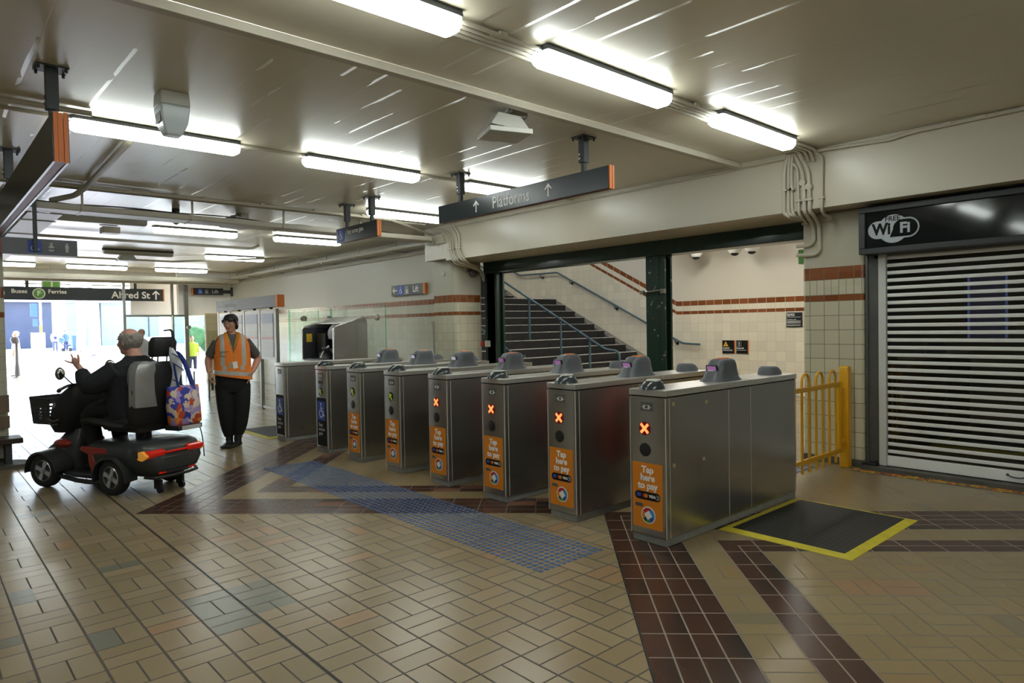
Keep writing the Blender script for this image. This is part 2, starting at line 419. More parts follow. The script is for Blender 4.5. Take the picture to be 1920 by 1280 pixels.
# glazed tiles with two brown bands; 'rise' lets the bands climb with the stair
def tiles(name, cream, top, b1=(1.92, 2.05), b2=(1.695, 1.76), w=.15, rise=False, kerb=.0, half=True, off=0.0, grout=(.17, .14, .10)):
    m = NT(name); X, Y, Z = m.pos(); g = m.n('ShaderNodeNewGeometry'); sp = m.n('ShaderNodeSeparateXYZ'); m.nt.links.new(g.outputs['Normal'], sp.inputs[0])
    ux = E(m.nt, sp.outputs[0]).abs().gt(.6); U = ux.sel(Y, X)+off
    Zb = Z
    if rise: Zb = Z - ((Y-8.95)*.51).max(0.0).min(1.95) - ((Y-14.2)*.51).max(0.0)
    ba = Zb.inr(*b1); bb = Zb.inr(*b2); up = Zb.gt(b1[1])
    mid = Zb.inr(b2[1], b1[0])
    a = (U/w).frac(); gu = a.lt(.02).max(a.gt(.98))
    if half: ah = (U/(w/2)).frac(); gu = gu.max((ah.lt(.03).max(ah.gt(.97)))*mid)
    zz = ((Z-b2[0])/w).frac(); gz = (zz.lt(.02).max(zz.gt(.98)))*(Zb.lt(b2[0]))
    edge = (Zb-b2[0]).abs().lt(.003).max((Zb-b2[1]).abs().lt(.003)).max((Zb-b1[0]).abs().lt(.003))
    gr = (gu*(1-up)).max(gz).max(edge)
    idn = m.white(m.vec((U/w).floor(), ((Z-b2[0])/w).floor(), 1.0))
    c1 = m.mix(idn, tuple(c*.93 for c in cream), tuple(min(1, c*1.05) for c in cream))
    br = m.mix(idn, (.20, .060, .017), (.28, .095, .030))
    c = m.mix(ba.max(bb), c1, br); pl = m.mix(m.noise(None, .9, 4), tuple(c*.93 for c in top), top)
    c = m.mix(up, c, pl); c = m.mix(gr, c, grout)
    if kerb: c = m.mix(Z.lt(kerb), c, (.07, .065, .055))
    m.set('Base Color', c); m.set('Roughness', (up.max(gr)).sel(.42, .16)); 
    m.bump((1-gr)+m.noise(None, 5, 2)*.3, .35, .003); M[name] = m.m
tiles('column_tiles', (.60, .57, .42), (.50, .47, .37), kerb=.07, off=.065)
tiles('pillar_tiles', (.60, .58, .45), (.52, .50, .41), kerb=.07, off=.04, grout=(.34, .31, .23))
tiles('hall_tiles', (.56, .56, .46), (.56, .54, .46), b1=(1.93, 2.03), b2=(1.70, 1.77), grout=(.38, .37, .29))
tiles('stair_tiles', (.80, .75, .60), (.72, .675, .565), b1=(1.87, 1.98), b2=(1.68, 1.755), w=.20, rise=True, half=True, grout=(.62, .57, .44))
# floor
m = NT('floor_tiles'); X, Y, Z = m.pos(); u = .236; r2 = 1/math.sqrt(2)
P = (X-Y)*r2; Q = (X+Y)*r2
def weave(a0, b0):
    ai = (a0/u).floor(); bi = (b0/u).floor(); a = (a0/u).frac(); b = (b0/u).frac()
    par = (((ai+bi)*.5).frac()).gt(.25)
    s = par.sel(a, b); half = s.gt(.5)
    d = a.min(1-a).min(b).min(1-b).min((s-.5).abs())*u
    return d, ai*2+half, bi*3+par, (ai+.5)*u, (bi+.5)*u
dA, ia, ib, ca, cb = weave(X-.14, Y-.118)
dp = P-.417; dq = 5.374-Q; ep = P+3.437; eq = Q-5.339
inR = dp.gt(0); inL = (ep.gt(0))*(eq.gt(0))*(dp.lt(0))
e1 = inR.sel(dp, ep); e2 = inR.sel(dq, eq)
dB, ja, jb, _, _ = weave(e1+11.8, e2+11.8)
rot = inR.max(inL)
mm = e1.min(e2)/.118
valid = inR.sel(dq.gt(0), inL)
band = (mm.inr(0, 4).max(mm.inr(6, 8)))*valid
sw = e1.lt(e2)
ca1 = sw.sel(e1, e2)/.118; ra1 = sw.sel(e2, e1)/.236
fa = ca1.frac(); fb = ra1.frac(); dC = (fa.min(1-fa)*.118).min(fb.min(1-fb)*.236)
d = band.sel(dC, rot.sel(dB, dA))
i1 = band.sel(ca1.floor()+50, rot.sel(ja+100, ia)); i2 = band.sel(ra1.floor()+20, rot.sel(jb, ib))
i1 = (i1+.5).floor(); i2 = (i2+.5).floor()
rnd = m.white(m.vec(i1, i2, 3.0)); rn2 = m.white(m.vec(i2, i1, 9.0))
gm = (d.lt(.0042))
strip = ((X-.14)/u).frac(); strip = (strip.min(1-strip)*u).lt(.0055)*(1-rot)*(1-band)
joint = ((P-.417).abs().lt(.007)).max((X-1.32).abs().lt(.008)*(Y.lt(29)))
stain = m.noise(m.vec(X*.5, Y*.33), 1.0, 3); fine = m.noise(None, 9, 4)
tan = m.mix(rnd, (.29, .225, .13), (.345, .27, .165)); tan = m.mix(rn2.gt(.965), tan, (.36, .235, .13)); tan = m.mix(rn2.lt(.012), tan, (.19, .19, .15))
tan = m.mix(rot*(.55), tan, (.27, .195, .085)); tan = m.mix(stain.gt(.5)*(stain-.5)*2.2, tan, (.30, .20, .08))
patch = (X.inr(1.085, 1.56)*Y.inr(3.42, 4.01)*(1-Y.inr(3.42, 3.54)*X.gt(1.32))).max(X.inr(.612, .73)*Y.inr(3.65, 3.885)).max(X.inr(.376, .494)*Y.inr(4.59, 4.83)).max(X.inr(.85, 1.085)*Y.inr(4.83, 4.95))
tan = m.mix(patch*(1-rot)*.85, tan, (.19, .20, .16))
tan = m.mix(inR*P.inr(1.597, 2.069)*Q.inr(3.722, 3.958)*.8, tan, (.34, .20, .11))
br = m.mix(fa*rnd+m.noise(m.vec(P*9, Q*9), 1.0, 2)*.3, (.085, .034, .020), (.022, .018, .014)); br = m.mix(rn2.gt(.9)*inL, br, (.20, .085, .05))
c = m.mix(band, tan, br); gc = m.mix(band, m.mix(rot, (.07, .055, .038), (.15, .12, .075)), m.mix(inL, (.28, .235, .19), (.12, .085, .065)))
c = m.mix(gm, c, gc); c = m.mix(strip, c, (.085, .07, .052)); c = m.mix(joint, c, (.025, .022, .018))
out = Y.gt(29.6); c = m.mix(out, c, (.60, .60, .60))
m.set('Base Color', c); m.set('Roughness', (gm*.4+.25).max(out*.7)); m.set('Specular IOR Level', .5)
m.bump((d.min(.006)*120)+rnd*.25+m.noise(None, 2, 1)*.12, .16, .003); M['floor_tiles'] = m.m
# rubber mat with square cells
m = NT('mat_rubber'); X, Y, Z = m.pos(obj=True); a = (X/.038).frac(); b = (Y/.038).frac(); g = a.lt(.16).max(b.lt(.16))
m.set('Base Color', m.mix(g, (.008, .008, .008), (.035, .035, .032))); m.set('Roughness', .6); m.bump(1-g, .6, .004); M['mat_rubber'] = m.m
# printed tote artwork
m = NT('tote_art'); vo = m.n('ShaderNodeTexVoronoi'); vo.inputs['Scale'].default_value = 19; tc = m.n('ShaderNodeTexCoord').outputs['Object']
nz = m.noise(tc, 9, 2, 'Color'); mp = m.n('ShaderNodeMix', data_type='RGBA'); mp.inputs[0].default_value = .12; m.nt.links.new(tc, mp.inputs[6]); m.nt.links.new(nz.k, mp.inputs[7])
m.nt.links.new(mp.outputs[2], vo.inputs['Vector']); sp = m.n('ShaderNodeSeparateXYZ'); m.nt.links.new(vo.outputs['Color'], sp.inputs[0])
r = m.ramp(E(m.nt, sp.outputs[0]), [(0, (.04, .06, .42)), (.22, (.55, .07, .03)), (.42, (.72, .60, .50)), (.62, (.80, .28, .05)), (.8, (.42, .30, .60)), (.93, (.03, .05, .35))])
r.k.node.color_ramp.interpolation = 'CONSTANT'; m.set('Base Color', r); m.set('Roughness', .5); M['tote_art'] = m.m
# posters
m = NT('poster_print'); X, Y, Z = m.pos(obj=True); ln = (Z/.035).frac().lt(.45)*m.noise(m.vec(X*60, Y*60, (Z/.035).floor()), 1.0, 2).gt(.45)
c = m.mix(m.noise(None, 2.2, 3), (.62, .63, .66), (.75, .76, .78)); c = m.mix(ln*.5, c, (.25, .30, .42)); c = m.mix(Z.gt(.62)*.6, c, (.12, .2, .5)); c = m.mix((Z-.35).abs().lt(.02)*.7, c, (.6, .08, .06))
m.set('Base Color', c); m.set('Roughness', .25); M['poster_print'] = m.m

# ================================================================ structure
def struct(name, b, m, **k):
    o = b.build(name, m, None, **k); o['kind'] = 'structure'; return o
def sbox(name, m, *a, **k): return struct(name, MB().box(*a), m, **k)
sbox('floor', 'floor_tiles', -6, 14, -5, 29.6, -.12, 0)
sbox('ceiling', 'ceiling_paint', -6, 7.0, -5, 29.6, 3.22, 3.42)
sbox('ceiling', 'ceiling_paint', 7.0, 7.86, 9.05, 29.6, 3.22, 3.42)
sbox('ceiling', 'wall_paint', 7.0, 13.4, -5, 9.05, 3.22, 3.42)
sbox('ceiling', 'wall_paint', 7.66, 13.4, 9.05, 22, 5.6, 5.8)
# header beam along the paid side, with its soffit
sbox('wall_header', 'wall_paint', 6.85, 7.66, -5, 9.30, 2.625, 3.22)
sbox('wall_header', 'wall_paint', 6.85, 7.66, 9.30, 9.92, 2.66, 3.22)
sbox('wall_column', 'column_tiles', 7.18, 7.62, 2.69, 3.31, 0, 2.625, bevel=.03, seg=3)
b = MB(); b.prism([(7.18, 9.33), (7.62, 9.33), (7.66, 9.37), (7.66, 9.95), (7.05, 9.95), (7.05, 9.46), (7.06, 9.41), (7.09, 9.365), (7.13, 9.34)], 'z', 0, 2.66)
struct('wall_pillar', b, 'pillar_tiles')
sbox('wall_pilaster', 'wall_paint', 7.30, 7.5, 9.96, 10.22, 0, 3.05)
b = MB(); b.box(7.5, 7.86, 9.96, 21.6, 0, 5.6); struct('wall_right', b, 'hall_tiles')
sbox('wall_end', 'white_paint', 6.0, 7.5, 21.5, 21.7, 1.97, 3.22)
sbox('wall_stairwell', 'stair_tiles', 13.10, 13.4, -5, 22, 0, 5.6)
sbox('wall_stair_end', 'wall_paint', 7.86, 13.1, 21.6, 21.9, 0, 5.6)
sbox('wall_over_stairs', 'wall_paint', 7.66, 13.1, 9.05, 9.3, 3.225, 5.6)
sbox('wall_south', 'wall_paint', -6, 13.4, -5.3, -5, 0, 3.4)
sbox('wall_west', 'wall_paint', -6.3, -6, -5, 10, 0, 3.4)
sbox('wall_northwest', 'wall_paint', -6, .55, 10.1, 10.4, 0, 3.22)
sbox('wall_left', 'hall_tiles', .35, .55, 10.4, 29.6, 0, 3.22)
sbox('wall_left_pillar', 'pillar_tiles', .30, .835, 9.72, 10.1, 0, 3.22, bevel=.03, seg=3)
sbox('wall_downstand', 'wall_paint', .55, 7.5, 21.75, 22.0, 2.92, 3.22)
# shop recess behind the shutter
b = MB(); b.box(9.6, 9.7, -1.5, 2.69, 0, 2.62); b.box(7.3, 9.6, 2.60, 2.685, 0, 2.62); b.box(7.3, 9.6, -1.6, -1.5, 0, 2.62); b.box(7.3, 9.7, -1.5, 2.6, 2.55, 2.62)
struct('wall_shop', b, 'shop_dark')
sbox('wall_shop_front', 'wall_paint', 7.18, 7.3, -5, -1.5, 0, 2.625)
# dark green steel frame of the opening
b = MB(); b.box(7.665, 7.82, 3.25, 9.30, 2.44, 2.95); b.box(7.62, 7.88, 3.25, 9.30, 2.42, 2.445)
o = b.build('trim_1', 'green_steel', None, bevel=.006); o['kind'] = 'structure'
b = MB(); b.box(7.66, 7.82, 8.98, 9.20, 0, 2.42); b.box(7.66, 7.70, 8.93, 9.26, 0, 2.42); b.box(7.80, 7.84, 8.93, 9.26, 0, 2.42)
o = b.build('trim_2', 'green_steel', None, bevel=.004); o['kind'] = 'structure'
m = NT('green_chipped'); nz = m.noise(None, 13, 3); ch = nz.gt(.66); m.set('Base Color', m.mix(ch, (.006, .030, .020), (.22, .22, .19))); m.set('Roughness', .38); M['green_chipped'] = m.m
b = MB(); b.box(7.66, 7.70, 5.43, 5.74, 0, 2.42); b.box(7.80, 7.84, 5.43, 5.74, 0, 2.42); b.box(7.70, 7.80, 5.55, 5.62, 0, 2.42); b.box(7.655, 7.66, 5.52, 5.65, 0, 2.42)
o = b.build('trim_3', 'green_chipped', None, bevel=.004); o['kind'] = 'structure'
sbox('trim_4', 'kerb', 7.08, 7.3, -1.5, 2.69, 0, .035)
sbox('trim_5', 'kerb', 7.16, 7.64, 2.67, 3.33, 0, .068, bevel=.006)
# ---------------------------------------------------------------- stairs
st = thing('staircase', 'broad stair of black risers with pale nosings behind the green steel frame', 'stairs', (10.5, 8.6, 0))
N = 13; rs = .168; tr = .33
for k in range(N):
    y0 = 8.6+k*tr; MB().box(7.88, 12.86-.0*k, y0, y0+tr+.02, max(0, (k-1)*rs), (k+1)*rs-.012).build('step', 'stair_riser', st, world=True, bevel=.006)
nb = MB()
for k in range(N): nb.box(7.88, 12.83, 8.6+k*tr-.012, 8.6+k*tr+.05, (k+1)*rs-.014, (k+1)*rs)
nb.build('nosing', 'stair_nose', st, world=True, label='pale grey stair nosing')
MB().box(7.88, 13.08, 8.6+N*tr, 14.35, N*rs-.17, N*rs-.001).build('landing', 'stair_edge', st, world=True)
for k in range(7):
    y0 = 14.35+k*tr; MB().box(7.88, 12.95, y0, y0+tr+.02, N*rs+(k-1)*rs, N*rs+(k+1)*rs-.012).build('step', 'stair_riser', st, world=True)
ed = MB(); ed.prism([(8.35, 0), (8.6+N*tr, N*rs+.03), (14.2, N*rs+.03), (16.7, N*rs+7*rs+.2), (16.7, 0)], 'x', 12.86, 13.09)
ed.build('side_kerb', 'stair_edge', st, world=True, label='concrete side kerb')
# handrails
def rail_thing(label, pts, posts, r=.024, brackets=()):
    t = thing('handrail', label, 'handrail', (pts[-1][0], pts[-1][1], 0), group='blue handrails of the stair')
    MB().tube(pts, r, 12, fillet=.09).build('rail', 'rail_blue', t, world=True)
    for x, y, z0, z1 in posts: MB().cyl((x, y, z0), (x, y, z1), .022).build('post', 'rail_blue', t, world=True)
    for x, y, z in brackets:
        bb = MB(); bb.tube([(x, y, z-.02), (x, y, z-.08), (x+.10, y, z-.10)], .011, 8); bb.lathe([(.045, 0), (.05, .015), (.03, .02)], 14, (x+.10, y, z-.10), 'x'); bb.build('bracket', 'post_grey', t, world=True)
    return t
sl = .51
def ry(y): return (y-8.5)*sl+.93
rail_thing('free-standing blue handrail with posts down the middle of the stair', [(10.15, 12.6, ry(12.6)), (10.15, 8.6, 1.0), (10.15, 8.35, .98), (10.15, 8.25, .93), (10.15, 8.25, .0)],
    [(10.15, 11.75, 1.67, ry(11.75)-.02), (10.15, 10.75, 1.17, ry(10.75)-.02), (10.15, 9.8, .66, ry(9.8)-.02), (10.15, 9.0, .32, ry(9.0)-.02)])
rail_thing('blue wall handrail bending level at the landing on the far tiled wall', [(13.0, 15.6, 3.62), (13.0, 14.15, 2.92), (13.0, 12.66, 2.90), (13.0, 8.75, 1.03), (13.0, 8.30, 1.01)], [], brackets=((13.0, 13.3, 2.90), (13.0, 12.2, 2.68), (13.0, 10.7, 1.96), (13.0, 8.95, 1.13)))
rail_thing('short blue handrail low on the near side of the stair', [(8.0, 12.0, 2.55), (8.0, 8.9, .98), (8.0, 8.6, .95)], [(8.0, 9.0, 0.1, 1.0), (8.0, 11, 1.1, 2.0)])
# ================================================================ light fittings
def lamp(x0, x1, y, label, z=3.22, lit=True, mname='tube_light'):
    t = thing('ceiling_light', label, 'ceiling light', ((x0+x1)/2, y, z), group='long fluorescent fittings on the ceiling')
    L = (x1-x0)/2
    b = MB(); b.prism([(-.078, 0), (.078, 0), (.085, -.035), (-.085, -.035)], 'x', -L, L)
    b.box(-L-.02, -L, -.03, .03, -.03, -.005); b.box(L, L+.02, -.03, .03, -.03, -.005)
    b.build('housing', 'grey_plastic' if lit else 'post_grey', t, bevel=.004)
    b = MB(); p = [(-.082, -.036), (.082, -.036), (.078, -.085), (.045, -.115), (-.045, -.115), (-.078, -.085)]
    R = []
    for x, s in ((-L, .82), (-L+.03, 1), (L-.03, 1), (L, .82)): R.append([Vector((x, a*s, -.036+(c+.036)*s)) for a, c in p])
    b.rings(R); b.build('diffuser', mname if lit else 'white_plastic', t, smooth=50)
    return t
LX = [(1.0, 2.30), (2.95, 4.26), (4.95, 6.24)]
pn = ['left', 'middle', 'right']
rowlab = {3.0: 'nearest row, above the camera side of the ticket gates', 6.3: 'second row, above the middle of the gates', 8.55: 'third row, behind the platforms sign',
          12.0: 'fourth row, beyond the cable tray', 15.8: 'fifth row, deep in the hall', 19.7: 'sixth row, just before the glazed screen', 24.5: 'row beyond the glazed screen', 28.0: 'row nearest the street opening'}
for y in (3.0, 6.3, 8.55, 12.0, 15.8, 19.7, 24.5, 28.0):
    for k, (a, c) in enumerate(LX):
        if y == 8.55 and k != 2: continue
        lit = not ((y, k) in ((12.0, 0), (15.8, 1)))
        dx = {12.0: .05, 15.8: .05}.get(y, 0)
        if y == 12.0 and k == 0: a, c, dy = 1.5, 2.7, -.6
        else: dy = 0
        lamp(a+dx, c+dx, y+dy, ('glowing' if lit else 'unlit dark')+' fluorescent batten, %s of the %s' % (pn[k], rowlab[y]), lit=lit)
for x, y in ((1.6, 0), (4.3, 0), (-1.5, 3), (-1.5, 6.3), (-1.5, 0), (1.6, -3), (4.3, -3)):
    lamp(x-.65, x+.65, y, 'glowing fluorescent batten on the ceiling behind the viewer')
for x, y in ((9.2, 5.0), (11.4, 5.0), (9.2, 7.6), (11.4, 7.6), (10.3, 2.5)):  # hidden by the beam, added to light the back wall warmly
    lamp(x-.65, x+.65, y, 'unseen warm fluorescent batten added to light the stair foyer behind the green frame', mname='tube_warm')
for y in (11.6, 14.6, 17.5): lamp(9.4, 10.7, y, 'unseen warm fluorescent batten added to light the stair from high above', z=5.6, mname='tube_warm')  # out of view too, added for light in the stairwell

# ================================================================ ticket gates
GX = 3.71
mat('edge_glint', (.60, .585, .54), .5, .2, .02)  # pale tone paints the light that rounded gate edges catch
def ticket_gate(y, num, status, label, wide=False, reader=True, mini=False):
    W = .1475; Ln = 1.87
    t = thing('ticket_gate', label, 'ticket gate', (GX, y, 0), group='stainless steel ticket gates in a row')
    MB().box(.012, Ln-.008, -W+.010, W-.008, 0, .06).build('plinth', 'plinth', t, bevel=.004)
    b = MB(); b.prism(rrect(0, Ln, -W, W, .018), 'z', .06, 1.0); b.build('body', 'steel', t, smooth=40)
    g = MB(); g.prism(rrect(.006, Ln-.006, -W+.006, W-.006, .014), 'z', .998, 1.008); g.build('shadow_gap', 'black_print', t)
    b = MB(); b.prism(rrect(-.006, Ln+.006, -W-.005, W+.005, .014), 'z', 1.008, 1.05); b.build('lid', 'steel_lid_lit', t, bevel=.003, smooth=40)
    for s in (-1, 1):  # pale lines along corners and seams, edge highlight painted in
        for x in (.045, .79, 1.11, Ln-.03): MB().box(x-.0025, x+.0025, s*(W-.002), s*(W+.0015), .055, .995).build('glint_strip', 'edge_glint', t)
        MB().box(.0, .004, s*(W+.0012), s*(W-.004), .055, .995).build('glint_strip', 'edge_glint', t)
    for x in (.79, 1.11): MB().box(x-.002, x+.002, -W-.006, W+.006, 1.01, 1.0515).build('lid_joint', 'edge_glint', t)
    if mini:
        b = MB(); 
        b.prism([(.26, -W-.001), (.86, -W-.001), (.86, -W-.004), (.26, -W-.004)], 'z', .08, .93); b.build('access_door', 'steel', t, bevel=.001)
    ox = -.0015
    F = lambda yy, zz: (ox, yy, zz)
    b = MB(); b.box(-.0025, .001, -.045, .085-.03, .905, .965); b.build('number_plate', 'plate_grey', t)
    b = MB(); b.box(-.005, .001, -.02, .028, .918, .944); b.box(-.006, .001, -.034, -.026, .928, .933); b.box(-.006, .001, .033, .041, .928, .933); b.build('number_tag', 'white_print', t)
    if num: text('gate_number', num, .026, 'black_print', t, (-.0055, .004, .931), bold=.0012)
    sy = .02; zs = .785 if not wide else .735
    if status:
        b = MB(); b.lathe([(.047, .001), (.047, -.003), (.043, -.0045)], 32, (0, sy, zs), 'x'); b.build('status_light', 'led_back' if status == 'x' else 'lens_dark', t)
        if status == 'x':
            flat([bar(-.03, -.03, .03, .03, .019), bar(-.03, .03, .03, -.03, .019)], 'cross', 'led_cross', t, (-.005, sy, zs))
        else:
            flat(rot2([bar(0, -.045, 0, .01, .02), [(-.034, .0), (.034, .0), (0, .04)]], math.radians(35)), 'arrow', 'green_arrow', t, (-.005, sy, zs))
    if not wide and status:
        b = MB(); b.lathe([(.046, .001), (.046, -.002), (.042, -.0035)], 32, (0, sy, .64), 'x'); b.build('dark_lens', 'lens_dark', t)
    if not wide:
        flat([rrect(-.125, .125, 0, .445, .008)], 'payment_label', 'orange_label', t, (-.001, .005, .105))
        text('label_text', 'Tap\nhere\nto pay', .064, 'white_print', t, (-.0028, .002, .448), bold=.0022)
        flat([rrect(-.105, .105, -.028, .028, .026)], 'card_strip', 'black_print', t, (-.0025, .003, .325), depth=.001)
        flat([circ(.0, 0, .014, 14)], 'card_mark', 'red_print', t, (-.0036, .03, .326), depth=.0006); flat([circ(.0, 0, .014, 14)], 'card_mark', 'orange_label', t, (-.0042, .014, .326), depth=.0006)
        flat([rrect(-.017, .017, -.012, .012, .003)], 'card_mark', 'blue_print', t, (-.0036, .075, .327), depth=.0006)
        text('card_text', 'VISA', .026, 'white_print', t, (-.0036, -.035, .325), bold=.001)
        flat(ringp(0, 0, .014, .017, 18)+arcp(-.004, 0, .005, .007, -1, 1, 6)+arcp(-.004, 0, .009, .011, -1, 1, 6), 'wave_mark', 'grey_print', t, (-.0036, -.08, .325), depth=.0006)
        c = (-.0025, -.002, .195)
        flat([circ(0, 0, .058, 36)], 'round_badge', 'white_print', t, c, depth=.0008)
        r = .051
        for nm, a0, a1 in (('red_print', 60, 175), ('orange_label', 150, 215), ('green_print', 210, 300), ('darkgreen_print', 215, 250), ('blue_print', 290, 345), ('lightblue_print', 340, 425)):
            flat([[(0, 0)]+circ(0, 0, r, 9, math.radians(a0), math.radians(a1))], 'badge_colour', nm, t, (c[0]-.0009, c[1], c[2]), depth=.0004+.0001*a0/60)
        flat([rot2([rrect(-.024, .024, -.024, .024, .006)], math.radians(38))[0]], 'badge_centre', 'white_print', t, (c[0]-.0022, c[1], c[2]), depth=.0004)
        flat([rrect(-.03, .03, -.012, .012, .002)], 'small_sticker', 'plate_grey', t, (-.0040, .075, .258), depth=.0006)
    else:
        zt = .66 if status else .62
        flat([rrect(-.12, .12, 0, zt-.08, .02)], 'access_label', 'black_print', t, (-.001, .005, .08))
        flat([rrect(-.095, .095, 0, .23, .004)], 'blue_square', 'blue_print', t, (-.0026, .005, zt-.27), depth=.0008)
        flat(wheelchair(0, 0, .20), 'wheelchair_symbol', 'white_print', t, (-.0036, .0, zt-.155), depth=.0006)
        text('label_text', 'Easy\naccess\ngate', .062, 'grey_print', t, (-.0028, .085, zt-.38), align='LEFT', bold=.0003)
        if status: flat([rrect(-.055, .055, -.018, .018, .002)], 'slot', 'wood_dark', t, (-.001, .02, .85))
    # tap dome at the near end, its twin at the far end
    if status:
        b = MB(); b.loft([(1.05, .06, 0, .105, .075), (1.062, .06, 0, .10, .072), (1.085, .065, 0, .085, .062), (1.104, .072, 0, .062, .05), (1.112, .075, 0, .045, .036)], 28, 2.2)
        b.build('tap_dome', 'dome_plastic', t, smooth=60)
        b = MB(); b.loft([(1.108, .073, 0, .056, .045), (1.1145, .075, 0, .050, .040)], 24, 2.0); b.build('tap_disc', 'white_plastic', t)
    b = MB(); b.loft([(1.05, 1.70, 0, .11, .085), (1.075, 1.70, 0, .105, .08), (1.105, 1.685, 0, .085, .07), (1.118, 1.68, 0, .06, .055)], 22, 2.6)
    b.build('exit_dome', 'grey_plastic', t, smooth=50)
    if reader:
        x = .93
        b = MB(); b.loft([(1.05, x, 0, .195, .10), (1.058, x, 0, .185, .098), (1.075, x+.005, 0, .160, .088), (1.125, x+.012, 0, .140, .080), (1.175, x+.022, 0, .120, .074), (1.203, x+.026, 0, .102, .066), (1.216, x+.028, 0, .075, .05)], 32, 4.0)
        rd = b.build('card_reader', 'grey_plastic', t, smooth=50)
        b = MB(); b.loft([(1.213, x+.03, 0, .062, .040), (1.222, x+.03, 0, .056, .034)], 18, 3); b.build('reader_top', 'orange_trim', rd, label='orange top plate')
        R = Matrix.Rotation(math.radians(-15.5), 3, 'Y'); fx = x-.1165
        b = MB(); b.obox((fx, 0, 1.133), (.014, .098, .082), R); b.build('screen_frame', 'black_plastic', rd, bevel=.004)
        b = MB(); b.obox((fx-.0078, 0, 1.135), (.002, .074, .062), R); b.build('screen', 'screen_purple' if status == 'x' else 'screen_pale', rd)
        b = MB(); b.obox((fx-.0095, .0, 1.146), (.001, .04, .006), R); b.obox((fx-.0095, .008, 1.130), (.001, .045, .006), R); b.build('screen_text', 'white_print', rd)
        b = MB(); b.box(x-.10, x-.02, -.1505, -.1475, 1.0, 1.004); 
    if status == 'x':
        b = MB()
        b.prism([(.78, .30), (1.05, .30), (1.05, .92), (.95, .93), (.86, .88), (.80, .78)], 'y', W+.002, W+.20)
        b.build('paddle', 'red_paddle', t, bevel=.012, label='dark red gate paddle')
    return t
GY = [2.7835+.81*k for k in range(6)]
nums = ['38', '39', '40', '41', '42', '43']
ord_ = ['nearest gate of the row, plated 38, with red cross', 'second gate, plated 39, with red cross', 'third gate, plated 40, with red cross', 'fourth gate, plated 41, with red cross',
        'fifth gate, plated 42, with green arrow and orange label', 'sixth gate, plated 43, with green arrow beside the wide gate']
for k in range(6): ticket_gate(GY[k], nums[k], 'x' if k < 4 else 'a', ord_[k])
ticket_gate(7.63, '44', 'a', 'seventh gate with blue wheelchair label and a green arrow', wide=True)
ticket_gate(8.86, None, None, 'farthest gate cabinet with blue wheelchair label and no light, beyond the wide aisle', wide=True, reader=False, mini=True)
bpy.data.objects[[o.name for o in COL.objects if o.name.startswith('ticket_gate')][0]]
b = MB()
for x, z in ((3.80, .955), (4.20, .935), (3.80, .54), (4.16, .535)): b.box(x-.014, x+.014, 2.633, 2.6355, z-.012, z+.012)
g38 = [o for o in COL.objects if o.get('label', '').startswith('nearest gate of')][0]
b.build('tape_patch', 'brass_card', g38, world=True, label='yellowed square of tape')

# ================================================================ mats
def mat_thing(label, x0, x1, y0, y1):
    t = thing('rubber_mat', label, 'mat', ((x0+x1)/2, (y0+y1)/2, 0)); hx = (x1-x0)/2; hy = (y1-y0)/2
    MB().box(-hx+.06, hx-.06, -hy+.06, hy-.06, 0, .014).build('mat_surface', 'mat_rubber', t)
    b = MB(); B = .065
    for poly in ([(-hx, -hy), (hx, -hy), (hx-B, -hy+B), (-hx+B, -hy+B)], [(hx, -hy), (hx, hy), (hx-B, hy-B), (hx-B, -hy+B)], [(hx, hy), (-hx, hy), (-hx+B, hy-B), (hx-B, hy-B)], [(-hx, hy), (-hx, -hy), (-hx+B, -hy+B), (-hx+B, hy-B)]):
        b.add([(p[0], p[1], .002) for p in poly[:2]]+[(p[0], p[1], .015) for p in poly[2:]]+[(p[0], p[1], 0) for p in poly], [(0, 1, 2, 3), (7, 6, 5, 4), (0, 4, 5, 1), (1, 5, 6, 2), (2, 6, 7, 3), (3, 7, 4, 0)])
    b.build('border', 'yellow_rubber', t, label='bevelled yellow border')
mat_thing('black rubber mat with yellow border beside the nearest ticket gate', 4.32, 5.53, 1.70, 2.62)
mat_thing('black rubber mat with yellow border behind the farthest gate and the worker', 3.62, 4.75, 9.12, 10.3)

# ================================================================ tactile studs
mat('stud_blue', (.045, .115, .27), .42, .1, .12, vs=30)
tb = MB(); tb.lathe([(.0175, 0), (.0165, .003), (.0125, .005), (.005, .0055)], 14)
nx, ny = 12, 86; k = 0
def stud_pos(i, j): return 2.825+.05*i, 2.93+.0502*j
first = None
near = sorted([(i, j) for i in range(nx) for j in range(ny)], key=lambda q: q[1])
rest = MB()
for c, (i, j) in enumerate(near):
    x, y = stud_pos(i, j)
    if c < 300:
        if first is None:
            first = tb.build('tactile_stud', 'stud_blue', None, smooth=60); o = first
            tagp(o, 'small round blue tactile stud at the near end of the floor strip before the gates', 'tactile stud', 'blue tactile studs in the warning strip')
        else: o = first.copy(); COL.objects.link(o)
        o.location = (x, y, 0)
    else: rest.lathe([(.0175, 0), (.0165, .003), (.0125, .005), (.005, .0055)], 8, (x, y, 0))
o = rest.build('tactile_stud_strip', 'stud_blue', None, smooth=60); tagp(o, 'far part of the blue tactile stud strip running along the gates', 'tactile studs', kind='stuff')
b = MB()
for i in range(8):
    for j in range(5): b.box(6.35+i*.07, 6.40+i*.07, 3.05+j*.08, 3.09+j*.08, 0, .005)
o = b.build('tactile_strip', 'stud_blue', None); tagp(o, 'small patch of blue tactile bars on the floor behind the yellow railing', 'tactile strip')

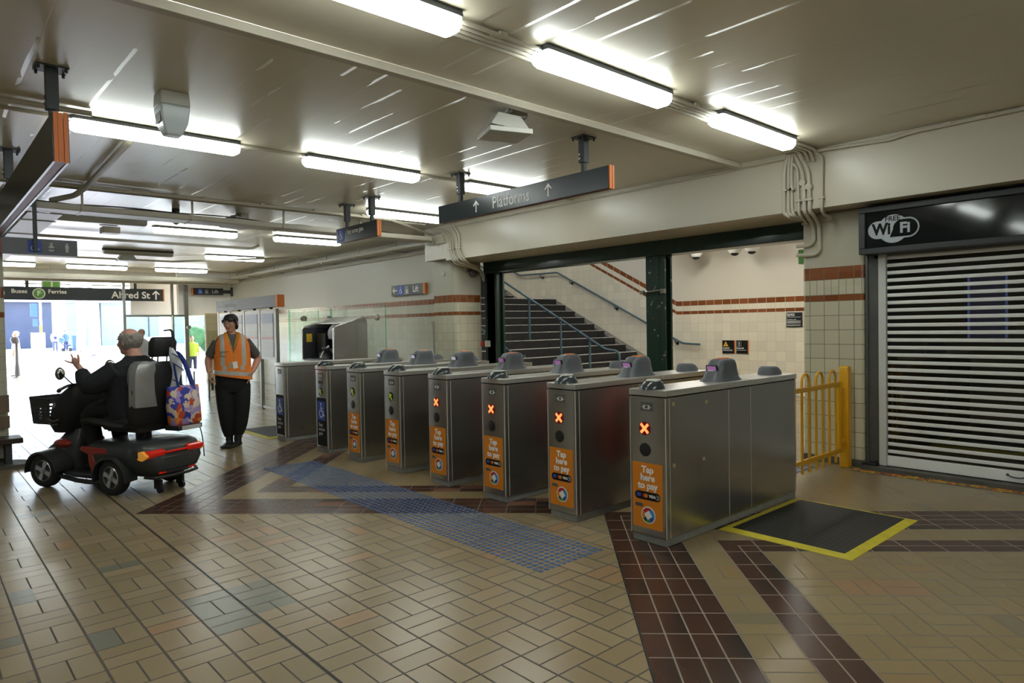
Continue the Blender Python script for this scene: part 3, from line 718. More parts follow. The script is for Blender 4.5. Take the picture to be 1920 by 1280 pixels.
# ================================================================ yellow railing gate
t = thing('yellow_railing', 'yellow hooped steel pedestrian gate between the nearest ticket gate and tiled column', 'railing', (7.0, 2.86, 0))
b = MB(); b.box(7.03, 7.12, 2.79, 2.88, 0, 1.0); b.prism([(7.03, 1.0), (7.12, 1.0), (7.10, 1.03), (7.05, 1.03)], 'y', 2.79, 2.88); b.build('post', 'yellow_paint', t, world=True, bevel=.006)
b = MB(); b.box(5.70, 7.0, 2.835, 2.865, .83, .875); b.box(5.70, 7.0, 2.835, 2.865, .155, .20); b.box(6.96, 7.0, 2.83, 2.87, .155, .875); b.build('frame', 'yellow_paint', t, world=True, bevel=.003)
for k in range(4):
    x = 5.85+k*.295; b = MB(); pts = [(x, 2.85, .07), (x, 2.85, .90)]
    pts += [(x+.0725-.0725*math.cos(a), 2.85, .925+.0725*math.sin(a)) for a in [PI*i/10 for i in range(11)]]
    pts += [(x+.145, 2.85, .90), (x+.145, 2.85, .07)]
    b.tube(pts, .0125, 10); b.build('hoop', 'yellow_paint', t, world=True)
for z in (.24, .76):
    b = MB(); b.box(6.99, 7.04, 2.825, 2.875, z, z+.05); b.build('hinge', 'yellow_paint', t, world=True, bevel=.004)

# ================================================================ shutter and WiFi fascia
t = thing('roller_shutter', 'closed white roller shutter with dark see-through gaps under the wireless sign', 'shutter', (7.22, .5, 0))
b = MB(); z = .17
while z < 2.14:
    b.prism([(7.215, z), (7.205, z+.003), (7.202, z+.018), (7.205, z+.033), (7.215, z+.036)], 'y', -1.45, 2.48); z += .0735
b.build('slats', 'slat', t, world=True, smooth=60)
MB().box(7.212, 7.216, -1.45, 2.48, .15, 2.16).build('clear_panel', 'glass_dark', t, world=True, label='dark transparent strips')
bb = MB().box(7.195, 7.222, -1.45, 2.485, .045, .145).build('bottom_bar', 'slat', t, world=True, bevel=.004)
b = MB(); b.tube([(7.193, 1.50, .105), (7.165, 1.47, .095), (7.165, 1.40, .09), (7.193, 1.37, .10)], .006, 8, smooth=1); b.lathe([(.012, 0), (.012, .004)], 12, (7.19, 1.50, .105), 'x'); b.lathe([(.012, 0), (.012, .004)], 12, (7.19, 1.37, .10), 'x')
b.build('pull_handle', 'post_grey', bb, world=True)
MB().box(7.18, 7.23, 2.485, 2.555, .04, 2.16).build('guide_rail', 'rail_white', t, world=True, bevel=.005)
b = MB(); b.box(7.205, 7.235, 2.555, 2.686, .05, 2.16); b.box(7.19, 7.205, 2.655, 2.675, .05, 2.16); b.build('side_channel', 'jamb', t, world=True)
b = MB(); b.box(7.13, 7.22, 2.56, 2.70, .015, .06); b.box(7.14, 7.20, 2.57, 2.64, .06, .085); b.build('floor_lock', 'black_plastic', t, world=True, bevel=.006)
MB().box(7.205, 7.26, -1.45, 2.60, 2.10, 2.133).build('head_box', 'steel_dark', t, world=True)
t = thing('shop_sign', 'long dark framed FREE WiFi sign above the roller shutter', 'sign', (7.05, .5, 2.135))
b = MB(); x0, x1 = 7.0, 7.2
b.box(x0, x1, -1.5, 2.67, 2.535, 2.59); b.box(x0, x1, -1.5, 2.67, 2.135, 2.19); b.box(x0, x1, 2.61, 2.67, 2.19, 2.535); b.box(x0, x1, -1.5, -1.44, 2.19, 2.535)
b.build('frame', 'frame_dark', t, world=True, bevel=.006)
MB().box(7.03, 7.19, -1.44, 2.61, 2.19, 2.535).build('face_panel', 'gloss_black', t, world=True)
o0 = (7.028, 2.365, 2.36)
flat([circ(.0, 0, .135, 36), rrect(-.225, .08, -.085, .085, .085, 10), rrect(-.05, .225, -.095, .095, .095, 10)], 'logo_cloud', 'logo_grey', t, o0, world=True, depth=.001)
flat([rrect(-.0, .212, -.08, .08, .08, 10), [(-.03, -.08), (.08, -.08), (.08, .0), (.002, -.0)]], 'logo_bubble', 'gloss_black', t, (7.0265, 2.365, 2.36), world=True, depth=.0012)
text('logo_text', 'FREE', .066, 'black_print', t, (7.026, 2.37, 2.455), bold=.001, world=True)
text('logo_text', 'Wi', .15, 'black_print', t, (7.026, 2.468, 2.36), bold=.006, sx=.86, world=True)
text('logo_text', 'Fi', .135, 'logo_grey', t, (7.0248, 2.262, 2.357), bold=.005, world=True)
for k, (ya, yb) in enumerate(((1.78, 2.06), (1.22, 1.52))):
    t = thing('shop_screen', ('left' if k == 0 else 'right')+' dim bluish screen glowing behind the shutter', 'screen', (8.6, (ya+yb)/2, 1.3), group='screens behind the shutter')
    MB().box(8.6, 8.64, ya, yb+.1, 1.25, 2.0).build('casing', 'black_plastic', t, world=True)
    MB().box(8.595, 8.6, ya+.02, yb+.08, 1.28, 1.97).build('display', 'shop_screen_glow' if 'shop_screen_glow' in M else 'navy', t, world=True)
    b = MB()
    for yy in (ya+.02, yb+.08): b.box(8.585, 8.595, yy-.01, yy+.01, 1.28, 1.97)
    b.build('lit_edge', 'screen_blue', t, world=True, label='glowing blue edge')
b = MB(); random.seed(3)
for k in range(460):
    y = random.uniform(-.2, 2.72); x = 6.99+random.gauss(0, .025); a = random.uniform(-.5, .5); l = random.uniform(.01, .05)
    b.m = 0 if (random.random() < .5) == (y > 1.9) or random.random() < .25 else 1
    b.obox((x, y, .0035), (random.uniform(.005, .018), l, .003), Matrix.Rotation(a, 3, 'Z'))
o = b.build('paint_line', ['yellow_print', 'red_print'], None); tagp(o, 'worn flaking red and yellow line paint along the shutter threshold', 'paint flakes', kind='stuff')
o = MB().box(6.93, 7.07, -1.5, 2.72, 0, .002).build('threshold_strip', 'kerb', None); tagp(o, 'grimy grey threshold strip on the floor before the shutter', 'strip')

# ================================================================ hanging signs
def hang_post(t, x, y, z0, ztop=3.22):
    p = MB(); p.box(x-.035, x+.035, y-.035, y+.035, z0+.09, ztop-.012); p.box(x-.02, x+.02, y-.02, y+.02, z0, z0+.09)
    o = p.build('post', 'post_grey', t, world=True, bevel=.003)
    p = MB(); p.box(x-.09, x+.09, y-.075, y+.075, ztop-.012, ztop); 
    for a in (-.075, .075):
        for c in (-.06, .06): p.cyl((x+a, y+c, ztop-.035), (x+a, y+c, ztop), .009, n=8)
    p.build('ceiling_plate', 'post_grey', t, world=True)
    p = MB()
    for zz in (.13, .17): p.lathe([(.012, -.036), (.012, -.042), (.006, -.044)], 10, (x, y+.012, z0+zz), 'x')
    p.build('bolt', 'steel', t, world=True)
def hang_sign(label, x, y0, y1, z0, z1, posts, th=.075):
    t = thing('hanging_sign', label, 'sign', (x, (y0+y1)/2, z0))
    MB().box(x-th/2, x-th/2+.018, y0, y1, z0, z1).build('front_panel', 'sign_dark', t, world=True, bevel=.002)
    MB().box(x+th/2-.018, x+th/2, y0, y1, z0, z1).build('rear_panel', 'sign_dark', t, world=True, bevel=.002)
    b = MB(); b.box(x-.015, x+.015, y0+.01, y1-.01, z0+.012, z1-.012); b.box(x-th/2+.018, x+th/2-.018, y0+.01, y1-.01, z0+.004, z0+.012); b.build('core', 'orange_under', t, world=True)
    b = MB()
    for s in (-1, 1): b.box(x+s*(th/2-.018)-.011, x+s*(th/2-.018)+.011, y0-.012, y0, z0-.004, z1+.004)
    b.box(x-.014, x+.014, y0-.006, y0+.01, z0, z1); b.build('end_cap', 'orange_trim', t, world=True, label='orange end channels')
    for y in posts: hang_post(t, x, y, z1-.005)
    return t
t = hang_sign('long dark hanging sign reading Platforms between two upward arrows', 4.68, 3.87, 6.43, 2.70, 2.90, (4.19, 6.05))
xf = 4.68-.0375-.0022
text('sign_text', 'Platforms', .175, 'white_print', t, (xf, 5.17, 2.795), world=True, sx=.86, bold=.001)
for yy in (5.73, 4.62): flat(arrow_up(0, 0, .12, .13), 'arrow', 'white_print', t, (xf, yy, 2.80), world=True, depth=.001)
t = hang_sign('short dark hanging sign reading Easy access gate with blue wheelchair square', 4.59, 7.68, 8.78, 2.70, 2.90, (7.85, 8.52))
xf = 4.59-.0375-.0022
flat([rrect(-.09, .09, -.085, .085, .004)], 'blue_square', 'blue_print', t, (xf, 8.64, 2.80), world=True, depth=.001)
flat(wheelchair(0, 0, .14), 'wheelchair_symbol', 'white_print', t, (xf-.001, 8.64, 2.80), world=True, depth=.001)
text('sign_text', 'Easy access gate', .088, 'white_print', t, (xf, 8.24, 2.83), world=True, sx=.78)
t = hang_sign('big dark hanging sign seen edge-on at the left, orange end towards viewer', .735, 4.97, 9.2, 2.56, 2.86, (5.25, 7.80), th=.09)
# Alfred St sign (faces -y)
t = thing('hanging_sign', 'long dark sign over the street opening reading Buses, Ferries and Alfred St', 'sign', (3.3, 22.6, 2.42))
YA = 22.6; k = 22.6/18.2
ax = lambda px: px*k
MB().box(1.3*1, ax(4.72), YA, YA+.06, 2.435, 2.80).build('panel', 'sign_dark', t, world=True, bevel=.003)
MB().box(ax(4.72), ax(4.745), YA-.005, YA+.065, 2.43, 2.805).build('end_cap', 'orange_trim', t, world=True, label='orange end strip')
for xx in (2.45, 5.1): MB().box(xx-.04, xx+.04, YA+.01, YA+.05, 2.79, 3.22).build('post', 'post_grey', t, world=True)
yf = YA-.001
text('sign_text', 'Alfred St', .285, 'white_print', t, (4.98, yf, 2.60), 'negy', bold=.006, world=True)
flat(arrow_up(0, 0, .26, .15), 'arrow', 'white_print', t, (5.66, yf, 2.61), 'negy', world=True, depth=.002)
text('sign_text', 'Buses', .155, 'white_print', t, (2.27, yf, 2.67), 'negy', bold=.004, world=True)
text('sign_text', 'Ferries', .155, 'white_print', t, (3.14, yf, 2.67), 'negy', bold=.004, world=True)
for xx, cc, ch in ((1.80, 'blue_bus', 'B'), (2.71, 'green_ferry', 'F')):
    flat([circ(0, 0, .15, 32)], 'disc_rim', 'white_print', t, (xx, yf, 2.615), 'negy', world=True, depth=.001)
    flat([circ(0, 0, .122, 32)], 'disc', cc, t, (xx, yf-.0012, 2.615), 'negy', world=True, depth=.001)
    text('disc_letter', ch, .19, 'white_print', t, (xx, yf-.0025, 2.615), 'negy', bold=.005, world=True)
# toilets sign
t = thing('toilet_sign', 'grey pictogram sign with wheelchair, baby change and figure at the far left', 'sign', (1.1, 9.5, 2.415))
MB().box(.68, 1.535, 9.5, 9.56, 2.415, 2.605).build('panel', 'sign_grey', t, world=True, bevel=.003)
MB().box(.90, .91, 9.50, 9.57, 2.41, 2.61); MB().box(.795, .805, 9.495, 9.565, 2.413, 2.607).build('end_cap', 'orange_under', t, world=True)
MB().box(1.1, 1.14, 9.46, 9.49, 2.45, 3.22).build('post', 'post_grey', t, world=True)
for xx, mm_ in ((1.115, 'blue_print'), (1.275, 'grey_plastic'), (1.43, 'grey_plastic')): flat([rrect(-.068, .068, -.07, .07, .004)], 'pictogram_tile', mm_, t, (xx, 9.499, 2.512), 'negy', world=True, depth=.001)
flat(wheelchair(0, 0, .12), 'wheelchair_symbol', 'white_print', t, (1.115, 9.4975, 2.512), 'negy', world=True, depth=.001)
flat([circ(0, .04, .013, 12), rrect(-.016, .016, -.012, .024, .01), bar(-.03, -.002, 0, .018, .01), bar(.03, -.002, 0, .018, .01), bar(-.024, -.03, 0, -.045, .016), bar(.024, -.03, 0, -.045, .016)], 'baby_symbol', 'grey_print', t, (1.275, 9.4975, 2.512), 'negy', world=True, depth=.001)
flat(man2(0, 0, .115), 'figure_symbol', 'grey_print', t, (1.43, 9.4975, 2.512), 'negy', world=True, depth=.001)
# lift signs
t = thing('lift_sign', 'dark wall sign with left arrow, pictograms and Lift, on the plaster above the bands', 'sign', (7.47, 11.42, 2.14))
MB().box(7.44, 7.498, 10.86, 12.01, 2.145, 2.355).build('panel', 'sign_dark', t, world=True, bevel=.003)
MB().box(7.438, 7.499, 10.80, 10.86, 2.143, 2.357).build('end_cap', 'orange_trim', t, world=True, label='orange end strip')
xf = 7.439
flat(rot2(arrow_up(0, 0, .15, .16), PI/2), 'arrow', 'white_print', t, (xf, 11.88, 2.25), world=True, depth=.001)
for yy, mm_ in ((11.66, 'blue_print'), (11.43, 'grey_plastic')): flat([rrect(-.10, .10, -.09, .09, .004)], 'pictogram_tile', mm_, t, (xf, yy, 2.25), world=True, depth=.001)
flat(wheelchair(0, 0, .16), 'wheelchair_symbol', 'white_print', t, (xf-.001, 11.66, 2.25), world=True, depth=.001)
flat(lifticon(0, 0, .16), 'lift_symbol', 'white_print', t, (xf-.001, 11.43, 2.25), world=True, depth=.001)
text('sign_text', 'Lift', .17, 'white_print', t, (xf, 11.12, 2.25), world=True, sx=.95, bold=.002)
t = thing('lift_sign', 'small dark Lift sign projecting on a bracket from the far wall corner', 'sign', (6.6, 21.4, 2.6))
z0 = 2.585; z1 = 2.79; Yk = 21.3
xa, xb = 6.35, 7.22
MB().box(xa, xb, Yk, Yk+.05, z0, z1).build('panel', 'sign_dark', t, world=True); MB().box(xa-.04, xa, Yk-.002, Yk+.052, z0-.003, z1+.003).build('end_cap', 'orange_trim', t, world=True)
b = MB(); b.box(xb, 7.47, Yk+.01, Yk+.04, z0+.05, z1-.05); b.box(7.46, 7.50, Yk-.04, Yk+.09, z0-.03, z1+.03); b.build('bracket', 'post_grey', t, world=True)
flat([rrect(-.075, .075, -.075, .075, .004)], 'pictogram_tile', 'blue_print', t, (6.55, Yk-.001, 2.687), 'negy', world=True)
flat(wheelchair(0, 0, .13), 'wheelchair_symbol', 'white_print', t, (6.55, Yk-.003, 2.687), 'negy', world=True)
flat([rrect(-.06, .06, -.07, .07, .004)], 'pictogram_tile', 'grey_plastic', t, (6.73, Yk-.001, 2.687), 'negy', world=True)
flat(lifticon(0, 0, .12), 'lift_symbol', 'grey_print', t, (6.73, Yk-.003, 2.687), 'negy', world=True)
text('sign_text', 'Lift', .15, 'grey_print', t, (6.98, Yk-.001, 2.687), 'negy', world=True, bold=.002)
# small signs on the stair wall
t = thing('warning_sign', 'small black Caution sign with yellow triangle on the cream tiled wall', 'sign', (13.09, 7.65, .82))
MB().box(13.08, 13.099, 7.515, 7.80, .82, 1.10).build('plate', 'black_print', t, world=True)
MB().box(13.078, 13.099, 7.50, 7.515, .82, 1.10).build('edge', 'orange_trim', t, world=True)
flat([[(-.06, -.05), (.06, -.05), (0, .06)]], 'triangle', 'yellow_print', t, (13.079, 7.715, 1.02), world=True)
text('sign_text', '!', .08, 'black_print', t, (13.0775, 7.715, 1.0), world=True, bold=.003)
text('sign_text', 'Caution!', .045, 'white_print', t, (13.079, 7.785, .935), align='LEFT', world=True, bold=.001)
b = MB()
for zz in (.895, .875): b.box(13.077, 13.08, 7.56, 7.785, zz, zz+.006)
b.build('fine_print', 'white_print', t, world=True)
t = thing('warning_sign', 'small black Keep left sign beside the Caution sign on the tiled wall', 'sign', (13.09, 7.33, .82))
MB().box(13.08, 13.099, 7.205, 7.47, .82, 1.10).build('plate', 'black_print', t, world=True)
MB().box(13.078, 13.099, 7.19, 7.205, .82, 1.10).build('edge', 'orange_trim', t, world=True)
flat([rrect(-.045, .045, -.055, .055, .012)], 'symbol_box', 'grey_print', t, (13.079, 7.40, 1.02), world=True); flat([rrect(-.04, .04, -.05, .05, .01)], 'symbol_box', 'black_print', t, (13.0775, 7.40, 1.02), world=True)
text('sign_text', '!', .10, 'white_print', t, (13.076, 7.40, 1.015), world=True, bold=.004)
text('sign_text', 'Keep left', .045, 'white_print', t, (13.079, 7.46, .935), align='LEFT', world=True, bold=.001)
MB().box(13.077, 13.08, 7.24, 7.46, .89, .896).build('fine_print', 'white_print', t, world=True)
t = thing('help_sign', 'dark Emergency Help Point notice on the tiled wall beside the column edge', 'sign', (13.09, 6.2, 1.37))
MB().box(13.08, 13.099, 6.05, 6.37, 1.37, 1.66).build('plate', 'sign_dark', t, world=True)
text('sign_text', 'Emergency\nHelp Point', .036, 'white_print', t, (13.079, 6.355, 1.615), align='LEFT', world=True, bold=.0008)
text('sign_text', 'Emergency assist', .028, 'white_print', t, (13.079, 6.355, 1.52), align='LEFT', world=True)
b = MB()
for zz in (1.565, 1.49, 1.475, 1.46, 1.445, 1.41, 1.395): b.box(13.077, 13.08, 6.08, 6.355, zz, zz+.005)
b.build('fine_print', 'white_print', t, world=True)
t = thing('exit_sign', 'green exit sign seen edge-on at the left side of the tiled column', 'sign', (7.6, 3.5, 2.13))
MB().box(7.54, 7.78, 3.36, 3.41, 2.13, 2.31).build('casing', 'white_plastic', t, world=True); MB().box(7.55, 7.77, 3.41, 3.53, 2.14, 2.30).build('panel', 'green_ferry', t, world=True)
t = thing('exit_sign', 'green running-man exit sign hanging beyond the cable tray at the left', 'sign', (3.2, 24, 2.85))
MB().box(2.95, 3.42, 24, 24.06, 2.86, 3.1).box(3.1, 3.25, 24.01, 24.05, 3.1, 3.22).build('casing', 'white_plastic', t, world=True); flat([rrect(-.2, .2, -.1, .1, .005)], 'panel', 'green_ferry', t, (3.185, 23.999, 2.97), 'negy', world=True)
flat(man2(0, 0, .18), 'figure_symbol', 'white_print', t, (3.2, 23.996, 2.97), 'negy', world=True)
# ================================================================ ceiling fittings, trays and pipes
def pipe(name, label, pts, r, m='conduit', clips=(), cat='pipe', smooth=2, group=None):
    t = thing(name, label, cat, pts[0], group=group)
    MB().tube(pts, r, 10, smooth=smooth, fillet=0 if cat == 'cable' else .07).build('tube', m, t, world=True)
    for c in clips:
        b = MB(); b.box(c[0]-.028, c[0]+.028, c[1]-.028, c[1]+.028, c[2]-.012, c[2]+.012); b.build('clip', m, t, world=True, bevel=.003)
    return t
def along(x0, x1, y, z, n): return [(x0+(x1-x0)*(i+.5)/n, y, z) for i in range(n)]
# long trunking across the ceiling and its return
t = thing('cable_trunking', 'long cream square trunking crossing the ceiling between the first two lamp rows', 'cable trunking', (3, 3.83, 3.17))
MB().box(-5.5, 6.86, 3.80, 3.87, 3.165, 3.22).build('trunk', 'conduit', t, world=True, bevel=.003); MB().box(6.79, 6.85, 3.30, 3.80, 3.165, 3.22).build('return_leg', 'conduit', t, world=True, bevel=.003)
for k, y in enumerate((2.86, 2.91, 2.96)): pipe('ceiling_pipe', 'thin cream conduit between the nearest row of lamps, %s of three' % ['first', 'second', 'third'][k], [(-5.5, y+.17, 3.19), (6.75, y+.17, 3.19), (6.83, y+.17, 3.1)], .013, group=None, smooth=1, clips=[(2.6, y+.17, 3.2), (4.6, y+.17, 3.2)])
pipe('ceiling_pipe', 'cream conduit running level with the nearest lamps to the beam', [(-5.5, 2.985, 3.195), (6.70, 2.985, 3.195), (6.83, 2.985, 3.17)], .014, clips=[(2.63, 2.985, 3.2), (4.64, 2.985, 3.2)])
pipe('ceiling_pipe', 'cream conduit joining the second row of lamps', [(-5.5, 6.3, 3.2), (6.8, 6.3, 3.2)], .016, clips=along(2.3, 6.2, 6.3, 3.2, 3))
pipe('ceiling_pipe', 'cream conduit along the ceiling left of the second lamp row', [(-5.5, 6.05, 3.19), (1.1, 6.05, 3.19)], .022)
pipe('ceiling_pipe', 'thick cream pipe slanting under the ceiling behind the emergency light', [(1.49, 6.6, 3.205), (1.49, 6.68, 3.17), (1.55, 8.9, 3.16), (1.50, 9.35, 3.12), (1.3, 9.6, 3.08)], .032, smooth=2)
pipe('ceiling_pipe', 'cream conduit crossing the hall just before the wide cable tray', [(-5.5, 9.0, 3.18), (5.6, 9.05, 3.18), (6.4, 9.5, 3.15), (6.85, 9.7, 3.1)], .022, clips=along(1.7, 5.5, 9.02, 3.19, 5))
pipe('ceiling_pipe', 'second cream conduit above the wide cable tray', [(-5.5, 9.25, 3.19), (6.4, 9.25, 3.19)], .015)
t = thing('cable_tray', 'wide cream cable tray hung across the hall under the ceiling', 'cable tray', (3.5, 9.6, 2.99))
b = MB(); b.box(-5.5, 6.72, 9.50, 9.52, 2.97, 3.04); b.box(-5.5, 6.72, 9.80, 9.82, 2.97, 3.04); b.box(-5.5, 6.72, 9.5, 9.82, 2.965, 2.975); b.build('tray', 'conduit', t, world=True)
for x in (-2, .4, 1.6, 2.85, 4.1, 5.35): MB().box(x-.015, x+.015, 9.48, 9.84, 2.96, 2.97).box(x-.012, x+.012, 9.49, 9.51, 2.97, 3.22).build('hanger', 'conduit', t, world=True)
random.seed(5)
for k in range(3):
    pts = [(-5+i*.45, 9.56+.07*k+random.uniform(-.025, .025), 3.02+random.uniform(0, .05)) for i in range(27)]
    pipe('loose_cable', 'loose dark cable wandering along the wide cable tray, strand %s' % ['front', 'middle', 'rear'][k], pts, .008, 'cable_black', smooth=2, cat='cable')
t = thing('cable_tray', 'cream cable tray running away down the left of the hall', 'cable tray', (1.25, 14, 2.97))
b = MB(); b.box(1.10, 1.13, 9.85, 19, 2.96, 3.06); b.box(1.42, 1.45, 9.85, 19, 2.96, 3.06); b.box(1.10, 1.45, 9.85, 19, 2.955, 2.965); b.build('tray', 'conduit', t, world=True)
for y in (10.5, 12, 13.5, 15, 16.5): MB().box(1.08, 1.47, y-.015, y+.015, 2.945, 2.955).box(1.26, 1.28, y-.01, y+.01, 3.06, 3.22).build('hanger', 'conduit', t, world=True)
for k, x in enumerate((.82, .92, 1.02)): pipe('ceiling_pipe', 'pale conduit running away beside the left cable tray, %s' % ['outer', 'centre', 'inner'][k], [(x, 9.2, 3.12), (x, 20, 3.12)], .022, clips=[(x, 11, 3.13), (x, 13.5, 3.13)])
t = thing('cable_tray', 'cream cable tray following the top of the long plastered wall', 'cable tray', (7.3, 15, 3.02))
b = MB(); b.box(7.13, 7.15, 10.3, 20.4, 3.02, 3.08); b.box(7.36, 7.38, 10.3, 20.4, 3.02, 3.08); b.box(7.13, 7.38, 10.3, 20.4, 3.015, 3.025); b.build('tray', 'conduit', t, world=True)
for y in (11.5, 13, 14.5, 16, 17.5, 19, 20.2): MB().box(7.12, 7.5, y-.015, y+.015, 2.99, 3.015).box(7.24, 7.26, y-.01, y+.01, 3.02, 3.22).build('hanger', 'conduit', t, world=True)
pipe('wall_pipe', 'cream conduit along the plaster just under the wall cable tray', [(7.46, 10.3, 2.93), (7.46, 21.3, 2.93)], .018, clips=[(7.46, 12, 2.93), (7.46, 15, 2.93), (7.46, 18, 2.93)])
t = thing('cable_tray', 'cream cable tray crossing the far end of the hall above the street sign', 'cable tray', (4, 20.6, 2.97))
b = MB(); b.box(.6, 7.4, 20.45, 20.48, 2.93, 3.03); b.box(.6, 7.4, 20.8, 20.83, 2.93, 3.03); b.box(.6, 7.4, 20.45, 20.83, 2.925, 2.935); b.build('tray', 'conduit', t, world=True)
for x in (1.2, 2.7, 4.2, 5.7): MB().box(x-.02, x+.02, 20.46, 20.82, 2.91, 2.925).box(x-.012, x+.012, 20.6, 20.62, 3.0, 3.22).build('hanger', 'conduit', t, world=True)
pipe('ceiling_pipe', 'cream pipe crossing the far end of the hall below the tray', [(.6, 21.1, 2.90), (7.3, 21.1, 2.90)], .035, clips=along(1, 7, 21.1, 2.92, 4))
pipe('ceiling_pipe', 'cream pipe crossing the hall between the fifth and sixth lamp rows', [(.6, 16.9, 3.12), (4.6, 16.9, 3.12), (6.9, 14.2, 3.12)], .022, clips=along(1, 4.5, 16.9, 3.13, 4))
pipe('ceiling_pipe', 'cream pipe crossing the hall behind the fourth lamp row', [(.6, 13.6, 3.14), (5.2, 13.6, 3.14), (5.3, 13.5, 3.2)], .026, clips=along(1, 5, 13.6, 3.15, 4))
# pipes over the right of the beam
RX = 6.82
def yz(L, x=RX): return [(x, a, c) for a, c in L]
rp = [[(3.29, 3.21), (3.33, 3.06), (3.34, 2.62), (3.29, 2.58)], [(3.26, 3.21), (3.285, 3.10), (3.29, 2.61), (3.25, 2.58)], [(3.24, 3.21), (3.255, 3.05), (3.25, 2.63), (3.23, 2.58)],
      [(3.25, 3.12), (3.19, 3.06), (3.18, 2.60)], [(3.22, 3.21), (3.14, 3.01), (3.13, 2.91), (3.12, 2.60)], [(3.18, 3.21), (3.08, 3.02), (3.07, 2.87), (3.07, 2.60)], [(3.14, 3.20), (3.00, 3.18), (2.94, 3.12), (2.95, 2.60)]]
rl = ['leftmost', 'second', 'third', 'fourth', 'fifth', 'sixth', 'rightmost']
for k, L in enumerate(rp):
    tail = []
    if k < 3: tail = [(6.90, L[-1][0]-.0, 2.56), (7.2, L[-1][0]-.08, 2.57), (7.6, 3.42, 2.56)]
    elif k == 3: tail = [(6.86, 3.18, 2.56), (7.14, 3.24, 2.53)]
    elif k == 4: tail = [(6.88, 3.12, 2.57), (7.15, 3.18, 2.50), (7.15, 3.17, 2.34), (7.15, 3.22, 2.29), (7.15, 3.36, 2.295)]
    elif k == 5: tail = [(6.88, 3.06, 2.57), (7.15, 3.12, 2.50), (7.15, 3.11, 2.24), (7.15, 3.16, 2.19), (7.15, 3.36, 2.20)]
    else: tail = [(6.90, 2.96, 2.56), (7.12, 2.98, 2.55), (7.14, 3.02, 2.54), (7.15, 3.3, 2.53)]
    pipe('wall_pipe', 'cream conduit dropping over the beam above the tiled column, %s of seven' % rl[k], yz(L)+tail, .015 if k not in (0, 4, 5) else .019, clips=[(RX+.005, L[-1][0], 2.72)] if k > 2 else [(RX+.005, L[-1][0]+.02, 2.85)])
for k, (y, z) in enumerate(((3.14, 2.90), (3.075, 2.85))):
    b = MB(); b.lathe([(.036, .03), (.036, -.012), (.030, -.018)], 22, (RX, y, z), 'x'); o = b.build('junction_box', 'conduit', None, smooth=40)
    tagp(o, ('upper left' if k == 0 else 'lower right')+' round cream junction box on the pipes over the column', 'junction box', 'round junction boxes over the tiled column')
pipe('wall_pipe', 'cream conduit along the top of the beam above the roller shutter', [(6.80, 3.03, 3.19), (6.82, 2.84, 3.185), (6.82, 2.31, 3.16), (6.82, 2.18, 3.185), (6.82, 1.3, 3.195), (6.82, -4.8, 3.195)], .018, clips=[(6.825, 1.85, 3.195), (6.825, 2.7, 3.18), (6.825, 1.6, 3.195)])
pipe('wall_pipe', 'thin cream conduit along the top edge of the beam behind the platforms sign', [(6.83, 3.5, 3.17), (6.83, 9.1, 3.17)], .012, clips=[(6.835, 4.6, 3.17), (6.835, 6.0, 3.17), (6.835, 7.5, 3.17)])
# pipes at the left end of the beam
lp = [[(9.14, 3.20), (8.96, 3.02), (8.93, 2.75), (8.83, 2.60)], [(9.05, 3.20), (8.88, 3.03), (8.885, 2.75), (8.76, 2.60)], [(9.75, 3.20), (9.34, 3.13), (9.11, 2.95), (9.11, 2.73), (9.0, 2.60)], [(9.55, 3.20), (9.24, 3.12), (9.05, 2.94), (9.04, 2.72), (8.94, 2.60)], [(9.65, 3.17), (9.30, 3.10), (9.16, 2.93), (9.16, 2.75), (9.08, 2.62)]]
for k, L in enumerate(lp):
    y = L[-1][0]; tail = [(6.88, y, 2.57-.005*k), (7.1, max(y-.05, 8.95), 2.555-.01*k), (7.5, 9.24-.02*k, 2.54-.02*k), (7.63, 9.24, 2.42-.03*k)]
    pipe('wall_pipe', 'cream conduit sweeping down the beam and under it by the tiled pillar, %s' % ['first from right', 'second from right', 'outer left', 'middle', 'lowest left'][k], yz(L)+tail, .019 if k < 2 else .015, clips=[(RX+.005, L[-2][0], 2.80)])
b = MB(); b.lathe([(.035, .03), (.035, -.02)], 18, (RX, 8.93, 2.84), 'x'); tagp(b.build('junction_box', 'conduit', None), 'round cream junction box on the sweeping pipes left of the beam', 'junction box')
MB_ = MB(); MB_.box(6.79, 6.85, 9.32, 9.50, 2.92, 3.06); tagp(MB_.build('junction_box', 'conduit', None, bevel=.004), 'square cream junction box under the pipes left of the beam', 'junction box')
b = MB(); b.lathe([(.06, .05), (.06, -.06), (.045, -.075)], 20, (6.80, 9.70, 2.97), 'x'); tagp(b.build('siren', 'white_plastic', None, smooth=40), 'round cream siren at the corner of the beam, left of the square box', 'siren')
pipe('wall_cable', 'thin cable looping from the cable tray down beside the siren', [(6.83, 9.9, 3.15), (6.8, 9.62, 3.08), (6.8, 9.56, 2.98), (6.8, 9.62, 2.93)], .012, cat='cable')
